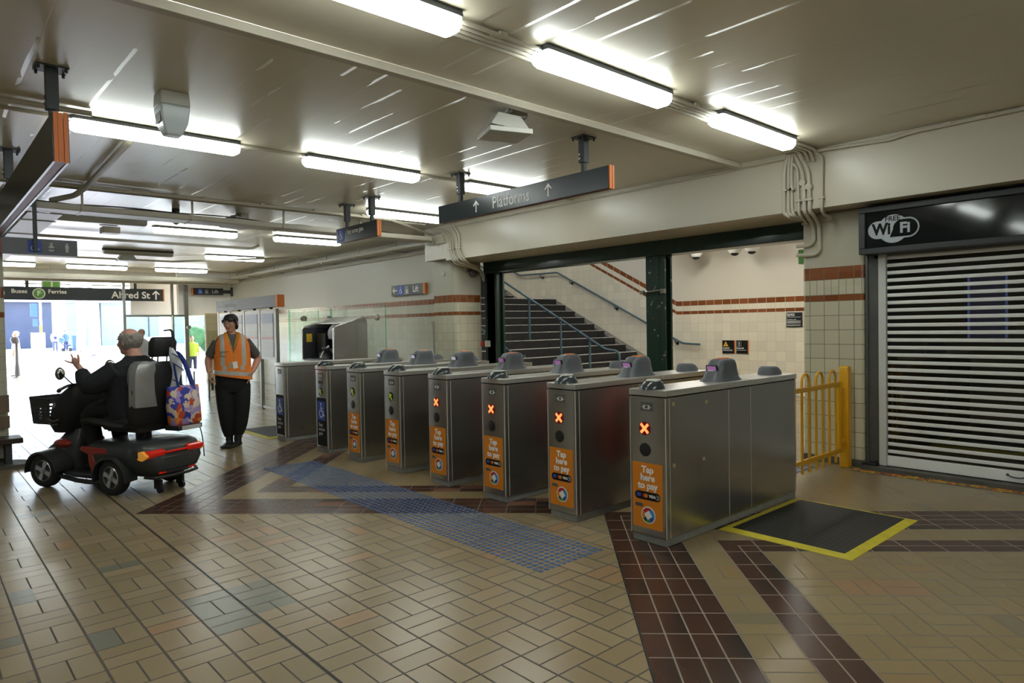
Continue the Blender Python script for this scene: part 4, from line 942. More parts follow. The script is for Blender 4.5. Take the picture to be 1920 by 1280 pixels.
# thermostat, bell, call point
b = MB(); b.lathe([(.045, 0), (.045, -.02), (.03, -.03)], 20, (7.048, 9.64, 2.43), 'x'); tagp(b.build('sounder', 'white_plastic', None, smooth=40), 'small round white sounder on the plaster of the tiled pillar', 'sounder')
t = thing('alarm_bell', 'round dark grey alarm bell on the pillar under the sweeping pipes', 'bell', (7.42, 9.29, 2.36))
b = MB(); b.lathe([(.085, .0), (.085, -.03), (.075, -.05), (.045, -.062), (.012, -.066)], 30, (7.42, 9.29, 2.44), 'y'); b.build('gong', 'bell', t, world=True, smooth=60)
b = MB(); b.lathe([(.06, .04), (.06, 0)], 20, (7.42, 9.29, 2.44), 'y'); b.lathe([(.012, -.066), (.012, -.072)], 10, (7.42, 9.29, 2.44), 'y'); b.build('base', 'black_plastic', t, world=True)
pipe('wall_pipe', 'thin cream conduit looping to the alarm bell', [(7.24, 9.30, 2.58), (7.24, 9.30, 2.47), (7.27, 9.30, 2.43), (7.35, 9.30, 2.43)], .011)
t = thing('call_point', 'red emergency call point with white box on the left green post', 'call point', (7.62, 9.1, 1.15))
MB().box(7.60, 7.66, 9.26, 9.32, 1.14, 1.22).build('red_button_box', 'red_plastic', t, world=True, bevel=.004); MB().box(7.59, 7.66, 9.12, 9.20, 1.13, 1.24).build('white_box', 'white_plastic', t, world=True, bevel=.004)
b = MB(); b.tube([(7.61, 9.24, 1.16), (7.58, 9.22, 1.12), (7.58, 9.20, 1.15)], .006, 6); b.build('wire', 'cable_black', t, world=True)
b = MB(); b.tube([(7.65, 5.42, 1.93), (7.6, 5.45, 1.94), (7.6, 5.70, 1.93), (7.65, 5.78, 1.93)], .012, 8); b.box(7.60, 7.65, 5.40, 5.46, 1.90, 1.96); b.box(7.6, 7.65, 5.74, 5.8, 1.9, 1.95)
tagp(b.build('cable_clamp', 'steel', None), 'metal cable clamp around the middle green post', 'clamp')
# emergency light near, flood boxes
t = thing('emergency_light', 'tapered pale blue emergency light box hanging before the second lamp row', 'emergency light', (1.5, 5.3, 3.0))
c = (1.47, 5.30)
b = MB(); b.add([(c[0]+a*s, c[1]+d*s, z) for z, s in ((3.22, .095), (3.12, .10)) for a, d in ((-1, -1), (1, -1), (1, 1), (-1, 1))], [(0, 1, 2, 3), (7, 6, 5, 4), (0, 4, 5, 1), (1, 5, 6, 2), (2, 6, 7, 3), (3, 7, 4, 0)]); b.build('base', 'white_plastic', t, world=True, bevel=.008)
b = MB(); b.add([(c[0]+a*s, c[1]+d*s, z) for z, s in ((3.12, .10), (3.0, .088), (2.915, .052)) for a, d in ((-1, -1), (1, -1), (1, 1), (-1, 1))], [(0, 1, 2, 3), (11, 10, 9, 8)]+[(a+i, a+(i+1) % 4, a+4+(i+1) % 4, a+4+i) for a in (0, 4) for i in range(4)]); b.build('cover', 'cover_blue', t, world=True, bevel=.012)
b = MB(); b.box(c[0]-.096, c[0]-.092, c[1]-.06, c[1]+.06, 3.0, 3.07); b.build('window', 'plate_grey', t, world=True)
def flood(x, y, label, a=0):
    t = thing('floodlight', label, 'floodlight', (x, y, 3.0))
    b = MB(); b.add([(-.18, -.15, -.16), (.16, -.15, -.20), (.16, .15, -.20), (-.18, .15, -.16), (-.10, -.10, -.05), (.09, -.10, -.07), (.09, .10, -.07), (-.10, .10, -.05)], [(0, 1, 2, 3), (7, 6, 5, 4), (0, 4, 5, 1), (1, 5, 6, 2), (2, 6, 7, 3), (3, 7, 4, 0)])
    b.box(-.19, .17, -.155, .155, -.215, -.175)
    b.xf(Matrix.Translation((x, y, 3.22)) @ Matrix.Rotation(a, 4, 'Z')); b.build('housing', 'white_plastic', t, world=True, bevel=.006)
    b = MB(); b.box(.02, .17, -.05, .05, -.06, 0); b.box(-.02, .02, -.11, .11, -.04, -.02); b.xf(Matrix.Translation((x, y, 3.22)) @ Matrix.Rotation(a, 4, 'Z')); b.build('bracket', 'steel', t, world=True)
flood(3.60, 4.05, 'pale square floodlight bracketed to the ceiling before the platforms sign', math.radians(-20))
flood(3.65, 10.1, 'grey floodlight hanging under the wide cable tray', math.radians(20))
flood(3.5, 16.1, 'grey floodlight high in the far part of the hall', 0)
b = MB(); b.lathe([(.05, 3.22), (.05, 3.13), (.13, 3.12), (.12, 3.09), (.075, 3.05), (.02, 3.0)], 26, (2.84, 10.2, 0)); tagp(b.build('camera_dome', 'bell', None, smooth=50), 'dark dome camera under the ceiling beyond the wide tray', 'camera')
for k, (x, y) in enumerate(((12.5, 8.05), (12.5, 7.15), (12.5, 6.78))):
    t = thing('camera_dome', ['left', 'middle', 'right'][k]+' white dome camera under the stair foyer ceiling', 'camera', (x, y, 2.95), group='white dome cameras by the stair')
    b = MB(); b.lathe([(.11, 3.22), (.11, 3.0), (.14, 2.97), (.13, 2.93), (.09, 2.88)], 24, (x, y, 0)); b.build('shell', 'white_plastic', t, world=True, smooth=50)
    b = MB(); b.ell((x, y, 2.885), (.085, .085, .06), 16, 8); b.build('lens', 'gloss_black', t, world=True)
b = MB(); b.lathe([(.09, 3.22), (.09, 3.19), (.07, 3.18)], 22, (13.05-.4, 6.4, 0)); tagp(b.build('smoke_detector', 'white_plastic', None), 'round white detector near the dome cameras', 'detector')
tagp(MB().box(2.35, 2.6, 12.35, 12.6, 3.10, 3.2).build('speaker_box', 'conduit', None, bevel=.006), 'small cream box under the ceiling beside the unlit batten', 'box')
pts = [(1.62, 1.15), (1.62, 1.45), (1.78, 1.45)]
# ================================================================ kiosk, board, glass
mat('kiosk_lining', (.035, .035, .045), .5, 0, .05)
t = thing('help_kiosk', 'open stainless help kiosk with sloped hood behind the far gates', 'kiosk', (5.3, 10.4, 0))
X0, X1, Y0, Y1 = 5.0, 5.60, 9.80, 11.0
MB().box(X0+.03, X1, Y0+.03, Y1-.03, 0, .98).build('base_cabinet', 'steel', t, world=True, bevel=.01)
for ya, yb in ((Y0, Y0+.06), (Y1-.05, Y1)):
    b = MB(); b.prism([(X0, .98), (X1, .98), (X1, 1.60), (X1-.02, 1.66), (X1-.07, 1.69), (X0+.06, 1.55), (X0, 1.50)], 'y', ya, yb); b.build('side_panel', 'steel_bright', t, world=True, bevel=.008)
b = MB(); b.prism([(X0+.27, 1.60), (X1-.07, 1.69), (X1-.02, 1.66), (X1, 1.60), (X1-.03, 1.60), (X1-.08, 1.655), (X0+.27, 1.58)], 'y', Y0+.06, Y1-.05); b.build('hood', 'steel_bright', t, world=True)
b = MB(); b.box(X1-.05, X1-.02, Y0+.06, Y1-.05, .98, 1.62); b.box(X0+.02, X1-.02, Y1-.07, Y1-.05, .98, 1.52); b.build('back_lining', 'kiosk_lining', t, world=True)
MB().box(X0+.02, X1-.05, Y0+.06, Y1-.05, .975, 1.0).build('shelf', 'grey_plastic', t, world=True)
tagp(MB().box(5.20, 5.26, 10.50, 10.82, 1.10, 1.42).build('monitor', 'black_plastic', None, bevel=.006), 'dark monitor inside the open kiosk', 'monitor')
t2 = thing('desk_phone', 'black desk phone with bluish screen on the kiosk shelf', 'phone', (5.12, 10.27, 1.0)); KM = Matrix.Translation((-.06, .19, 0))
R = Matrix.Rotation(math.radians(-38), 3, 'Y')
b = MB(); b.obox((5.19, 10.06, 1.10), (.03, .22, .22), R); b.box(5.15, 5.30, 9.98, 10.14, 1.0, 1.03); b.xf(KM); b.build('base', 'black_plastic', t2, world=True, bevel=.006)
b = MB(); b.obox((5.185, 10.03, 1.145), (.006, .10, .07), R); b.xf(KM @ Matrix.Translation((-.012, 0, 0))); b.build('screen', 'screen_blue', t2, world=True)
b = MB(); b.obox((5.145, 10.03, 1.06), (.006, .10, .08), R); b.xf(KM); b.build('keypad', 'grey_plastic', t2, world=True)
b = MB(); b.tube([(5.10, 10.15, 1.02), (5.12, 10.155, 1.09), (5.18, 10.15, 1.17), (5.24, 10.14, 1.21)], [.024, .014, .014, .024], 10, smooth=2); b.xf(KM); b.build('handset', 'alloy', t2, world=True)
tagp(MB().box(5.27, 5.42, 10.60, 10.90, 1.0, 1.16).build('paper_box', 'white_plastic', None), 'white box standing at the back of the kiosk shelf', 'box')
tagp(MB().box(5.06, 5.16, 10.91, 10.928, 1.28, 1.42).build('notice_card', 'yellow_print', None), 'yellow and white notice card stuck inside the kiosk', 'card')
b = MB(); b.tube([(5.35, 10.35, 1.57), (5.28, 10.38, 1.48), (5.22, 10.33, 1.41), (5.20, 10.32, 1.33)], [.05, .07, .06, .03], 9, smooth=1); tagp(b.build('paper_bundle', 'pale_cloth', None), 'crumpled pale paper hanging inside the kiosk', 'paper')
# trip-planning board
t = thing('notice_board', 'grey free-standing Plan your trip board with four poster panels', 'notice board', (5.0, 13.4, 0))
MB().box(4.93, 5.05, 11.86, 15.0, 1.91, 2.125).build('header', 'sign_grey', t, world=True, bevel=.004)
MB().box(4.925, 5.06, 11.78, 11.86, 1.905, 2.13).build('end_cap', 'orange_trim', t, world=True, label='orange end strip')
text('header_text', 'Plan your trip', .15, 'grey_print', t, (4.929, 14.78, 2.02), align='LEFT', world=True, sx=1.2)
for y in (11.98, 12.73, 13.52, 14.30, 15.0): 
    b = MB(); b.box(4.96, 5.02, y-.035, y+.035, 0 if y < 12.8 else .95, 1.88); b.build('post', 'steel_dark', t, world=True)
for k, (ya, yb) in enumerate(((12.03, 12.68), (12.78, 13.47), (13.57, 14.25), (14.35, 14.95))):
    f_ = MB().box(4.965, 5.01, ya, yb, .95, 1.87).build('poster_frame', 'steel_dark', t, world=True); 
    o = MB().box(0, .004, 0, yb-ya-.1, 0, .80).build('poster', 'poster_print', f_); o.location = Vector((4.959, ya+.05, 1.0))-t.location
for y in (12.2, 13.0, 13.8, 14.6): MB().lathe([(.03, 1.88), (.03, 1.91)], 10, (4.98, y, 0)).build('spacer', 'black_plastic', t, world=True)
MB().box(4.97, 5.01, 12.0, 15.0, .03, .07).build('floor_rail', 'steel', t, world=True)
def pane(label, x, y0, y1, z0, z1, fit=(), alongx=False):
    t = thing('glass_barrier', label, 'glass barrier', ((x+.0), (y0+y1)/2, z0) if not alongx else ((y0+y1)/2, x, z0))
    bx = (lambda a, c, p, q, z, w_: MB().box(a, c, p, q, z, w_)) if not alongx else (lambda a, c, p, q, z, w_: MB().box(p, q, a, c, z, w_))
    bx(x-.006, x+.006, y0, y1, z0, z1).build('pane', 'glass_clear', t, world=True)
    b = MB()
    for yy in (y0, y1): 
        a = (x-.0065, x+.0065, yy-.004, yy+.004, z0, z1) if not alongx else (yy-.004, yy+.004, x-.0065, x+.0065, z0, z1)
        b.box(*a)
    b.build('glass_edge', 'glass_edge', t, world=True, label='bright green glass edge')
    for yy, zz in fit:
        b = MB(); b.lathe([(.05, -.02), (.05, .02)], 18, (x, yy, zz) if not alongx else (yy, x, zz), 'x' if not alongx else 'y'); b.build('patch_fitting', 'steel', t, world=True)
pane('clear glass barrier panel ending behind the far ticket gates', 5.68, 9.36, 11.2, 0, 1.86, ((9.62, 1.67),))
pane('clear glass barrier panel just behind the steel kiosk', 5.68, 11.24, 13.0, 0, 1.88, ((11.3, 1.68), (12.3, 1.70)))
pane('clear glass barrier panel between notice board and kiosk', 11.6, 5.05, 5.62, 0, 1.87, ((5.33, 1.69),), alongx=True)
MB_ = MB(); MB_.box(7.02, 7.05, 9.96, 9.99, .9, 1.6); tagp(MB_.build('glass_trim', 'steel_bright', None), 'thin bright metal strip beside the tiled pillar', 'trim strip')
# low barrier rail on poles and the glass beyond
t = thing('barrier_rail', 'low bright steel barrier rail on thin posts behind the worker', 'barrier', (4.8, 17, 0))
MB().box(4.74, 4.86, 15.1, 21.0, .60, .635).build('top_rail', 'steel_bright', t, world=True)
for y in (15.2, 16.2, 17.4, 18.6, 19.8): MB().cyl((4.8, y, 0), (4.8, y, .60), .018, n=10).build('post', 'steel_dark', t, world=True)
MB().box(4.797, 4.803, 15.2, 21, .1, .6).build('infill', 'glass_clear', t, world=True)
# glazed screen at the hall end
t = thing('glazed_screen', 'tall grey framed glazed screen across the end of the hall', 'glazed screen', (5, 21.4, 0))
ys = 21.35; kx = 21.35/17.5
xs = [4.52, 5.77, 6.15]
b = MB()
for x, w_ in zip(xs, (.035, .035, .055)): b.box(x-w_, x+w_, ys-.04, ys+.04, 0 if x > 6 else 0, 2.93)
b.box(4.5, 6.2, ys-.035, ys+.035, 1.93, 1.99); b.build('frame', 'steel_dark', t, world=True)
MB().box(4.55, 6.12, ys-.005, ys+.005, .05, 1.93).build('lower_pane', 'glass_clear', t, world=True)
MB().box(5.05, 7.4, 23.0, 23.05, 1.97, 3.2).build('white_panel', 'white_paint', t, world=True, label='white panel above the glass')
o = MB().box(6.55, 7.0, 20.9, 21.0, 0, 2.02).build('display_cabinet', 'beige_panel', None); tagp(o, 'beige cabinet panel with glass front beyond the notice board', 'cabinet')
tagp(MB().box(6.58, 6.9, 20.85, 20.88, .95, 1.5).build('framed_notice', 'brass_card', None), 'framed brownish notice on the beige cabinet', 'notice')
pane('tall clear glass panel beyond the barrier rail', 18.2, 4.92, 6.6, 0, 1.9, ((5.3, 1.6), (6.3, 1.6)), alongx=True)
# bench at the left pillar
t = thing('bench', 'dark wooden bench end at the tiled pillar on the far left', 'bench', (.7, 9.55, 0))
MB().box(.2, .93, 9.35, 9.70, .27, .33).build('seat', 'wood_dark', t, world=True, bevel=.01)
MB().box(.2, .84, 9.66, 9.71, .42, .56).build('back_slat', 'wood_panel', t, world=True); MB().box(.2, .84, 9.66, 9.71, .60, .80).build('back_slat', 'wood_panel', t, world=True)
for x in (.4, .8): MB().box(x-.03, x+.03, 9.4, 9.65, .04, .27).build('leg', 'post_grey', t, world=True)
b = MB(); b.prism([(.2, 9.3), (.98, 9.3), (.98, 9.6), (.9, 9.72), (.2, 9.72)], 'z', 0, .04); tagp(b.build('stone_footing', 'kerb', None), 'grey stone footing under the bench on the far left', 'footing')

# ================================================================ street
def tbox(name, label, cat, m, *a, group=None, **k):
    o = MB().box(*a).build(name, m, None, **k); return tagp(o, label, cat, group)
sbox('ground', 'pavement', -30, 45, 29.6, 74, -.12, 0)
o = [x for x in COL.objects if x.name == 'ground'][0]; o.name = 'floor_outside'
sbox('floor_road', 'road', -30, 45, 74, 90, -.12, -.03)
t = thing('office_building', 'blue-grey office building with tall glazing across the sunny street', 'building', (10, 90, 0))
MB().box(-12, 11.6, 88, 100, 0, 4.9).build('plain_wall', 'street_blue', t, world=True); MB().box(11.6, 40, 89, 100, 0, 4.9).build('glazed_wall', 'street_glass', t, world=True)
MB().box(-12, 40, 86.8, 100, 4.9, 9).build('upper_wall', 'street_white', t, world=True)
for x in (11.9, 14.1, 16.4, 18.8, 21.4, 24): MB().box(x-.06, x+.06, 88.9, 89, 0, 4.9).build('mullion', 'post_grey', t, world=True)
for k, (x, y) in enumerate(((10.9, 78), (20.3, 78))): tagp(MB().cyl((x, y, 0), (x, y, 5.2), .55, n=20).build('street_column', 'street_white', None), ('left' if k == 0 else 'right')+' thick white round column across the street', 'column', 'white columns across the street')
def palm(x, y, r, label):
    t = thing('palm_tree', label, 'tree', (x, y, 0), group=None)
    b = MB(); b.tube([(0, 0, -.0), (.02, 0, 2), (-.05, 0, 5), (0, 0, 8)], [r*1.15, r, r*.9, r*.8], 12); b.build('trunk', 'tree_bark', t)
    for k in range(9):
        a = 2*PI*k/9; b = MB(); b.add([(0, 0, 8), (1.2*math.cos(a)-.25*math.sin(a), 1.2*math.sin(a)+.25*math.cos(a), 8.5), (2.6*math.cos(a), 2.6*math.sin(a), 7.3), (1.2*math.cos(a)+.25*math.sin(a), 1.2*math.sin(a)-.25*math.cos(a), 8.5), (0, 0, 8.1)], [(0, 1, 4), (0, 4, 3), (1, 2, 4), (4, 2, 3), (0, 3, 2, 1)]); b.build('frond', 'leaf', t)
palm(9.0, 50.8, .32, 'nearer pale palm trunk standing in the sunny forecourt'); palm(9.9, 61, .30, 'farther pale palm trunk beside the nearer one')
t = thing('traffic_signal', 'traffic signal pole with yellow band in front of the blue-grey wall', 'traffic signal', (7.97, 66, 0))
MB().cyl((7.97, 66, 0), (7.97, 66, 4.6), .09, n=12).build('pole', 'street_white', t, world=True); MB().cyl((7.97, 66, .9), (7.97, 66, 2.2), .10, n=12).build('band', 'yellow_print', t, world=True, label='yellow band')
MB().box(7.3, 7.75, 65.8, 66.1, 2.9, 3.95).build('signal_head', 'signal', t, world=True); MB().box(7.45, 7.75, 65.8, 66.1, 2.1, 2.7).build('walk_signal', 'signal', t, world=True)
for k, (x, y, w_, h_) in enumerate(((14.5, 44, 3.2, 1.6), (19.0, 46, 3.6, 2.0), (24.0, 50, 4.0, 2.2))):
    b = MB(); random.seed(k)
    for q in range(40): b.ell((x+random.uniform(-w_/2, w_/2), y+random.uniform(-.5, .5), random.uniform(.3, h_)), random.uniform(.25, .5), 8, 6)
    tagp(b.build('hedge', 'leaf', None, smooth=60), ['nearest', 'middle', 'farthest'][k]+' green hedge in the sun beyond the glazed screen', 'hedge')
b = MB(); b.prism([(10.2, 0), (13.2, 0), (13.2, 1.2), (12.2, 1.15), (10.2, .95)], 'y', 50, 50.4); tagp(b.build('planter_wall', 'street_white', None), 'low white planter wall in the sun right of the palms', 'wall')
tbox('litter_bin', 'dark blue bin across the street, left of the palm trunks', 'bin', 'signal', 10.35, 10.7, 67.5, 68, 0, 1.3, group=None)
tbox('litter_bin', 'second dark bin across the street, nearest the palm trunks', 'bin', 'signal', 10.9, 11.3, 67.5, 68, 0, 1.35)
t = thing('stroller', 'pram with blue hood standing across the sunny street', 'stroller', (9.6, 66, 0))
b = MB(); b.tube([(9.1, 66, 1.05), (9.45, 66, .55), (10.0, 66, .5)], .04, 8); b.tube([(9.4, 66, .6), (9.9, 66, .15)], .03, 8); b.tube([(9.9, 66, .55), (9.5, 66, .15)], .03, 8); b.build('frame', 'navy', t, world=True)
b = MB(); b.ell((9.35, 66, .95), (.22, .2, .25), 12, 8); b.build('hood', 'signal', t, world=True)
for x in (9.45, 9.95): b = MB(); b.lathe([(.15, -.03), (.15, .03)], 16, (x, 66, .15), 'y'); b.build('wheel', 'rubber', t, world=True)
t = thing('ashtray_post', 'slim dark post with flared foot on the bright paving at the left', 'post', (2.75, 28.65, 0))
b = MB(); b.lathe([(.17, 0), (.17, .02), (.09, .06), (.075, .35), (.05, .5), (.04, 1.0), (.045, 1.2)], 18, (2.75, 28.65, 0)); b.build('stem', 'bell', t, world=True, smooth=50)
b = MB(); b.loft([(1.18, 2.72, 28.65, .10, .10), (1.3, 2.70, 28.65, .14, .12), (1.4, 2.70, 28.65, .10, .10)], 16); b.build('head', 'bell', t, world=True)
tbox('white_pillar', 'short white bollard block right of the slim dark post', 'bollard', 'street_white', 3.35, 3.75, 30.0, 30.4, 0, 1.55)
# ================================================================ people
def headmesh(b, c, R, s=1.0, smile=False):
    n0 = len(b.v)
    b.ell((-.008, 0, .028), (.094, .076, .092), 24, 16)          # cranium
    b.ell((.022, 0, -.028), (.068, .062, .088), 20, 14)          # face
    b.ell((.050, 0, -.085), (.032, .036, .028), 14, 8)           # chin
    b.ell((.070, 0, .022), (.018, .052, .012), 14, 8)            # brow
    b.tube([(.082, 0, .010), (.096, 0, -.016), (.106, 0, -.030), (.092, 0, -.038)], [.009, .011, .014, .010], 10)
    for y in (-.014, .014): b.ell((.094, y, -.034), (.010, .009, .008), 8, 6)
    for y in (-.036, .036): b.ell((.066, y, -.022), (.022, .024, .026), 12, 8)     # cheeks
    b.tube([(.078, -.024, -.058), (.089, 0, -.062), (.078, .024, -.058)], [.006, .008, .006], 8)
    for y in (-1, 1):
        b.ell((-.006, y*.078, -.004), (.022, .010, .034), 12, 8); b.ell((-.004, y*.084, .012), (.014, .008, .014), 8, 6)
    b.xf(Matrix.Translation(c) @ R.to_4x4() @ Matrix.Scale(s, 4), n0)
def face_parts(t, c, R, s=1.0, eye='white_plastic', lip='red_print', brow='hair_black'):
    X4 = Matrix.Translation(c) @ R.to_4x4() @ Matrix.Scale(s, 4)
    for y in (-.030, .030):
        b = MB(); b.ell((.077, y, .004), (.0115, .011, .0055), 12, 8); b.m = 1; b.ell((.0855, y, .004), (.004, .005, .005), 10, 6); b.xf(X4); b.build('eye', [eye, 'black_print'], t)
        b = MB(); b.tube([(.080, y*1.75, .022), (.092, y, .028), (.093, y*.4, .024)], [.003, .0045, .003], 6); b.xf(X4); b.build('eyebrow', brow, t)
    b = MB(); b.tube([(.078, -.030, -.050), (.093, -.012, -.062), (.093, .012, -.062), (.078, .030, -.050)], [.002, .0045, .0045, .002], 8, smooth=1); b.xf(X4); b.build('mouth', lip, t)
def hand(b, W, d, n, th, s=1.0, curl=(.3, .35, .4, .45), tcurl=.3, spread=.06, tspread=.8):
    W = Vector(W); d = Vector(d).normalized(); n = Vector(n); n = (n-d*n.dot(d)).normalized(); a = Vector(th); a = (a-d*a.dot(d)-n*a.dot(n)).normalized()
    R = []
    for t, rw, rt in ((-.02, .027, .021), (0, .027, .019), (.03, .036, .017), (.065, .042, .015), (.09, .041, .012), (.098, .034, .008)): R.append(b.ring(W+d*t*s, a, n, rw*s, rt*s, 14))
    b.rings(R)
    for i in range(4):
        k = 1.5-i; base = W+d*(.088-.004*abs(k-.5))*s+a*(.0205*k)*s; dd = (d+a*spread*k).normalized(); L = [.044, .026, .021]; q = [1.0, 1.1, 1.0, .8][i]
        pts = [base-dd*.012*s, base]; ang = 0
        for j, l in enumerate(L):
            ang += curl[i]*(1 if j else .8); v = dd*math.cos(ang)+n*math.sin(ang); pts.append(pts[-1]+v*l*q*s)
        b.tube(pts, [.0095*s, .0095*s, .0088*s, .008*s, .0062*s], 8)
    base = W+d*.02*s+a*.026*s; v = (d*.55+a*tspread+n*.15).normalized(); p = [base, base+v*.034*s]
    v2 = (v+d*.35+n*tcurl).normalized(); p.append(p[-1]+v2*.028*s); p.append(p[-1]+(v2+n*tcurl).normalized()*.022*s)
    b.tube(p, [.015*s, .0115*s, .010*s, .0075*s], 8)
def foot(b, x, y, z, yaw, L=.27, w=.048, h=.06):
    n0 = len(b.v)
    R = []
    for t, rw, zh in ((-.07, .55, .75), (-.055, .8, 1.0), (.0, .85, 1.25), (.07, .95, 1.0), (.13, 1.05, .72), (.18, .85, .6), (.2, .5, .45)):
        r = []
        for i in range(14):
            a = 2*PI*i/14; cc, ss = math.cos(a), math.sin(a); zz = h*zh*(.5+.5*ss)
            r.append(Vector((t, w*rw*cc*(1 if ss > -.5 else .95), max(.0, zz))))
        R.append(r)
    b.rings(R); b.xf(Matrix.Translation((x, y, z)) @ Matrix.Rotation(yaw, 4, 'Z'), n0)
# ---------------------------------------------------------------- station worker
P1 = thing('person', 'person in orange hi-vis vest, glasses and black trousers standing before the notice board', 'person', (3.12, 8.94, 0), math.radians(-104))
Rh = (Matrix.Rotation(math.radians(-30), 3, 'Z') @ Matrix.Rotation(math.radians(4), 3, 'Y')); hc = Vector((.02, -.01, 1.595))
b = MB(); headmesh(b, hc, Rh, 1.03)
b.tube([(.0, 0, 1.40), (.005, 0, 1.47), (.01, -.005, 1.55)], [.07, .052, .052], 16)
b.loft([(.90, 0, 0, .13, .18), (1.05, 0, 0, .13, .17), (1.25, 0, 0, .13, .17), (1.38, 0, 0, .10, .17), (1.43, 0, 0, .06, .10)], 20)
for s, el, wr, sh in ((-1, (-.07, -.285, 1.13), (.06, -.285, .975), (0, -.17, 1.35)), (1, (-.13, .335, 1.12), (.07, .235, .955), (0, .17, 1.35))):
    b.tube([sh, ((sh[0]+el[0])/2, (sh[1]+el[1])/2, (sh[2]+el[2])/2), el, ((el[0]*.6+wr[0]*.4), (el[1]*.6+wr[1]*.4), (el[2]*.6+wr[2]*.4)), wr], [.05, .054, .046, .043, .027], 14, smooth=1)
hand(b, (.06, -.285, .965), (.28, .10, -.95), (.2, 1, .05), (1, -.1, .2), .95, (.35, .45, .5, .6))
hand(b, (.075, .232, .95), (.25, -.35, -.9), (-.2, -1, .1), (1, .1, .2), .92, (.15, .15, .2, .2))
for s in (-1, 1): b.tube([(0, s*.09, .92), (.01, s*.085, .50), (0, s*.06, .10)], [.08, .06, .04], 12)
b.build('body', 'skin', P1, vox=.006, sm=3)
face_parts(P1, hc, Rh, 1.03, lip='red_print')
X4 = Matrix.Translation(hc) @ Rh.to_4x4() @ Matrix.Scale(1.03, 4)
b = MB(); b.ell((-.020, 0, .036), (.096, .083, .086), 24, 14); b.ell((-.052, 0, -.02), (.060, .072, .080), 18, 10); b.ell((-.03, .06, -.03), (.035, .022, .055), 12, 8); b.ell((-.03, -.06, -.03), (.035, .022, .055), 12, 8)
b.tube([(.058, -.06, .056), (.080, -.02, .052), (.082, .02, .046), (.064, .06, .036)], [.014, .016, .016, .015], 10)
b.tube([(.045, -.075, .045), (.035, -.084, .0)], [.018, .012], 8); b.tube([(.045, .075, .045), (.03, .085, .0), (.02, .082, -.04)], [.018, .013, .008], 8)
b.ell((.022, 0, .075), (.062, .066, .040), 18, 10); b.ell((.052, .02, .060), (.034, .050, .022), 14, 8); b.ell((-.115, 0, .0), (.035, .04, .035), 12, 8); b.xf(X4); b.build('hair', 'hair_black', P1, vox=.006, sm=3)
b = MB()
for y in (-.032, .032):
    pts = [(.099, y+.023*math.cos(a), .003+.016*math.sin(a)) for a in [2*PI*i/16 for i in range(17)]]; b.tube(pts, .0018, 6)
    b.tube([(.098, y*1.7, .008), (.04, y*2.55, .010), (-.01, y*2.6, .006)], .0016, 6)
b.tube([(.099, -.01, .006), (.101, 0, .009), (.099, .01, .006)], .0016, 6); b.xf(X4); g_ = b.build('glasses', 'steel_bright', P1)
b = MB()
for y in (-.032, .032): b.prism([(y+.022*math.cos(a), .003+.015*math.sin(a)) for a in [2*PI*i/14 for i in range(14)]], 'x', .0985, .0995)
b.xf(X4); b.build('lens', 'glass_clear', g_)
b = MB()   # shirt
b.loft([(.93, 0, 0, .150, .205), (1.08, .005, 0, .152, .198), (1.22, .01, 0, .150, .200), (1.34, 0, 0, .125, .205), (1.405, -.005, 0, .095, .175), (1.44, -.005, 0, .065, .095), (1.455, 0, 0, .058, .068)], 24)
for s, el, sh in ((-1, (-.07, -.285, 1.13), (0, -.165, 1.345)), (1, (-.13, .335, 1.12), (0, .165, 1.345))):
    q = Vector(sh).lerp(Vector(el), .80); b.tube([sh, Vector(sh).lerp(Vector(el), .4), q], [.072, .071, .068], 16)
b.build('shirt', 'shirt_grey', P1, vox=.007, sm=3)
# vest as a draped shell
prof = [(.875, .172, .232, 0), (.95, .170, .226, 0), (1.05, .166, .216, 0), (1.15, .166, .212, 0), (1.25, .164, .212, 0), (1.33, .150, .205, 0), (1.39, .122, .185, 0), (1.43, .092, .15, 0), (1.455, .074, .105, 0)]
def pz(z):
    for (z0, a0, c0, _), (z1, a1, c1, _) in zip(prof, prof[1:]):
        if z <= z1: k = max(0, (z-z0)/(z1-z0)); return a0+(a1-a0)*k, c0+(c1-c0)*k
    return prof[-1][1:3]
vb = MB(); NA, NZ = 260, 220; grid = []
for j in range(NZ+1):
    row = []
    for i in range(NA):
        a = 2*PI*i/NA; hem = .895-.045*math.sin(a)*1.0; z = hem+(1.455-hem)*j/NZ; rx, ry = pz(z); p = 2.5; k = (abs(math.cos(a))**p+abs(math.sin(a))**p)**(-1/p)
        wv = 1+.012*math.sin(a*7+z*9)+.008*math.sin(a*13-z*21)
        row.append(Vector((rx*math.cos(a)*k*wv+.006, ry*math.sin(a)*k*wv, z)))
    grid.append(row)
vb.v = [p for r in grid for p in r]
for j in range(NZ):
    for i in range(NA):
        c_ = (grid[j][i]+grid[j+1][(i+1) % NA])/2; x, y, z = c_
        if x > 0 and z > 1.20 and abs(y) < (z-1.20)*.36: continue
        if abs(y) > .165 and z > 1.20 and abs(x) < .075 and z < 1.40: continue
        mi = 0
        if abs(abs(y)-(.125 if z > 1.05 else .105)) < .024 and (z > .99): mi = 1
        if .925-.05*y*4*.5 < z+.0 < .975-.05*y*2: mi = 1
        vb.f.append([j*NA+i, j*NA+(i+1) % NA, (j+1)*NA+(i+1) % NA, (j+1)*NA+i]); vb.mi.append(mi)
vest = vb.build('vest', ['vest_orange', 'reflective'], P1, label='orange vest with pale reflective bands')
so = vest.modifiers.new('thick', 'SOLIDIFY'); so.thickness = .007; so.offset = 1
b = MB(); 
for q in (bar(-.05, .03, .05, .03, .005), bar(-.05, -.03, .05, -.03, .005), bar(.05, -.03, .05, .03, .005), bar(-.05, -.03, -.05, .03, .005)): b.prism(q, 'z', 0, .003)
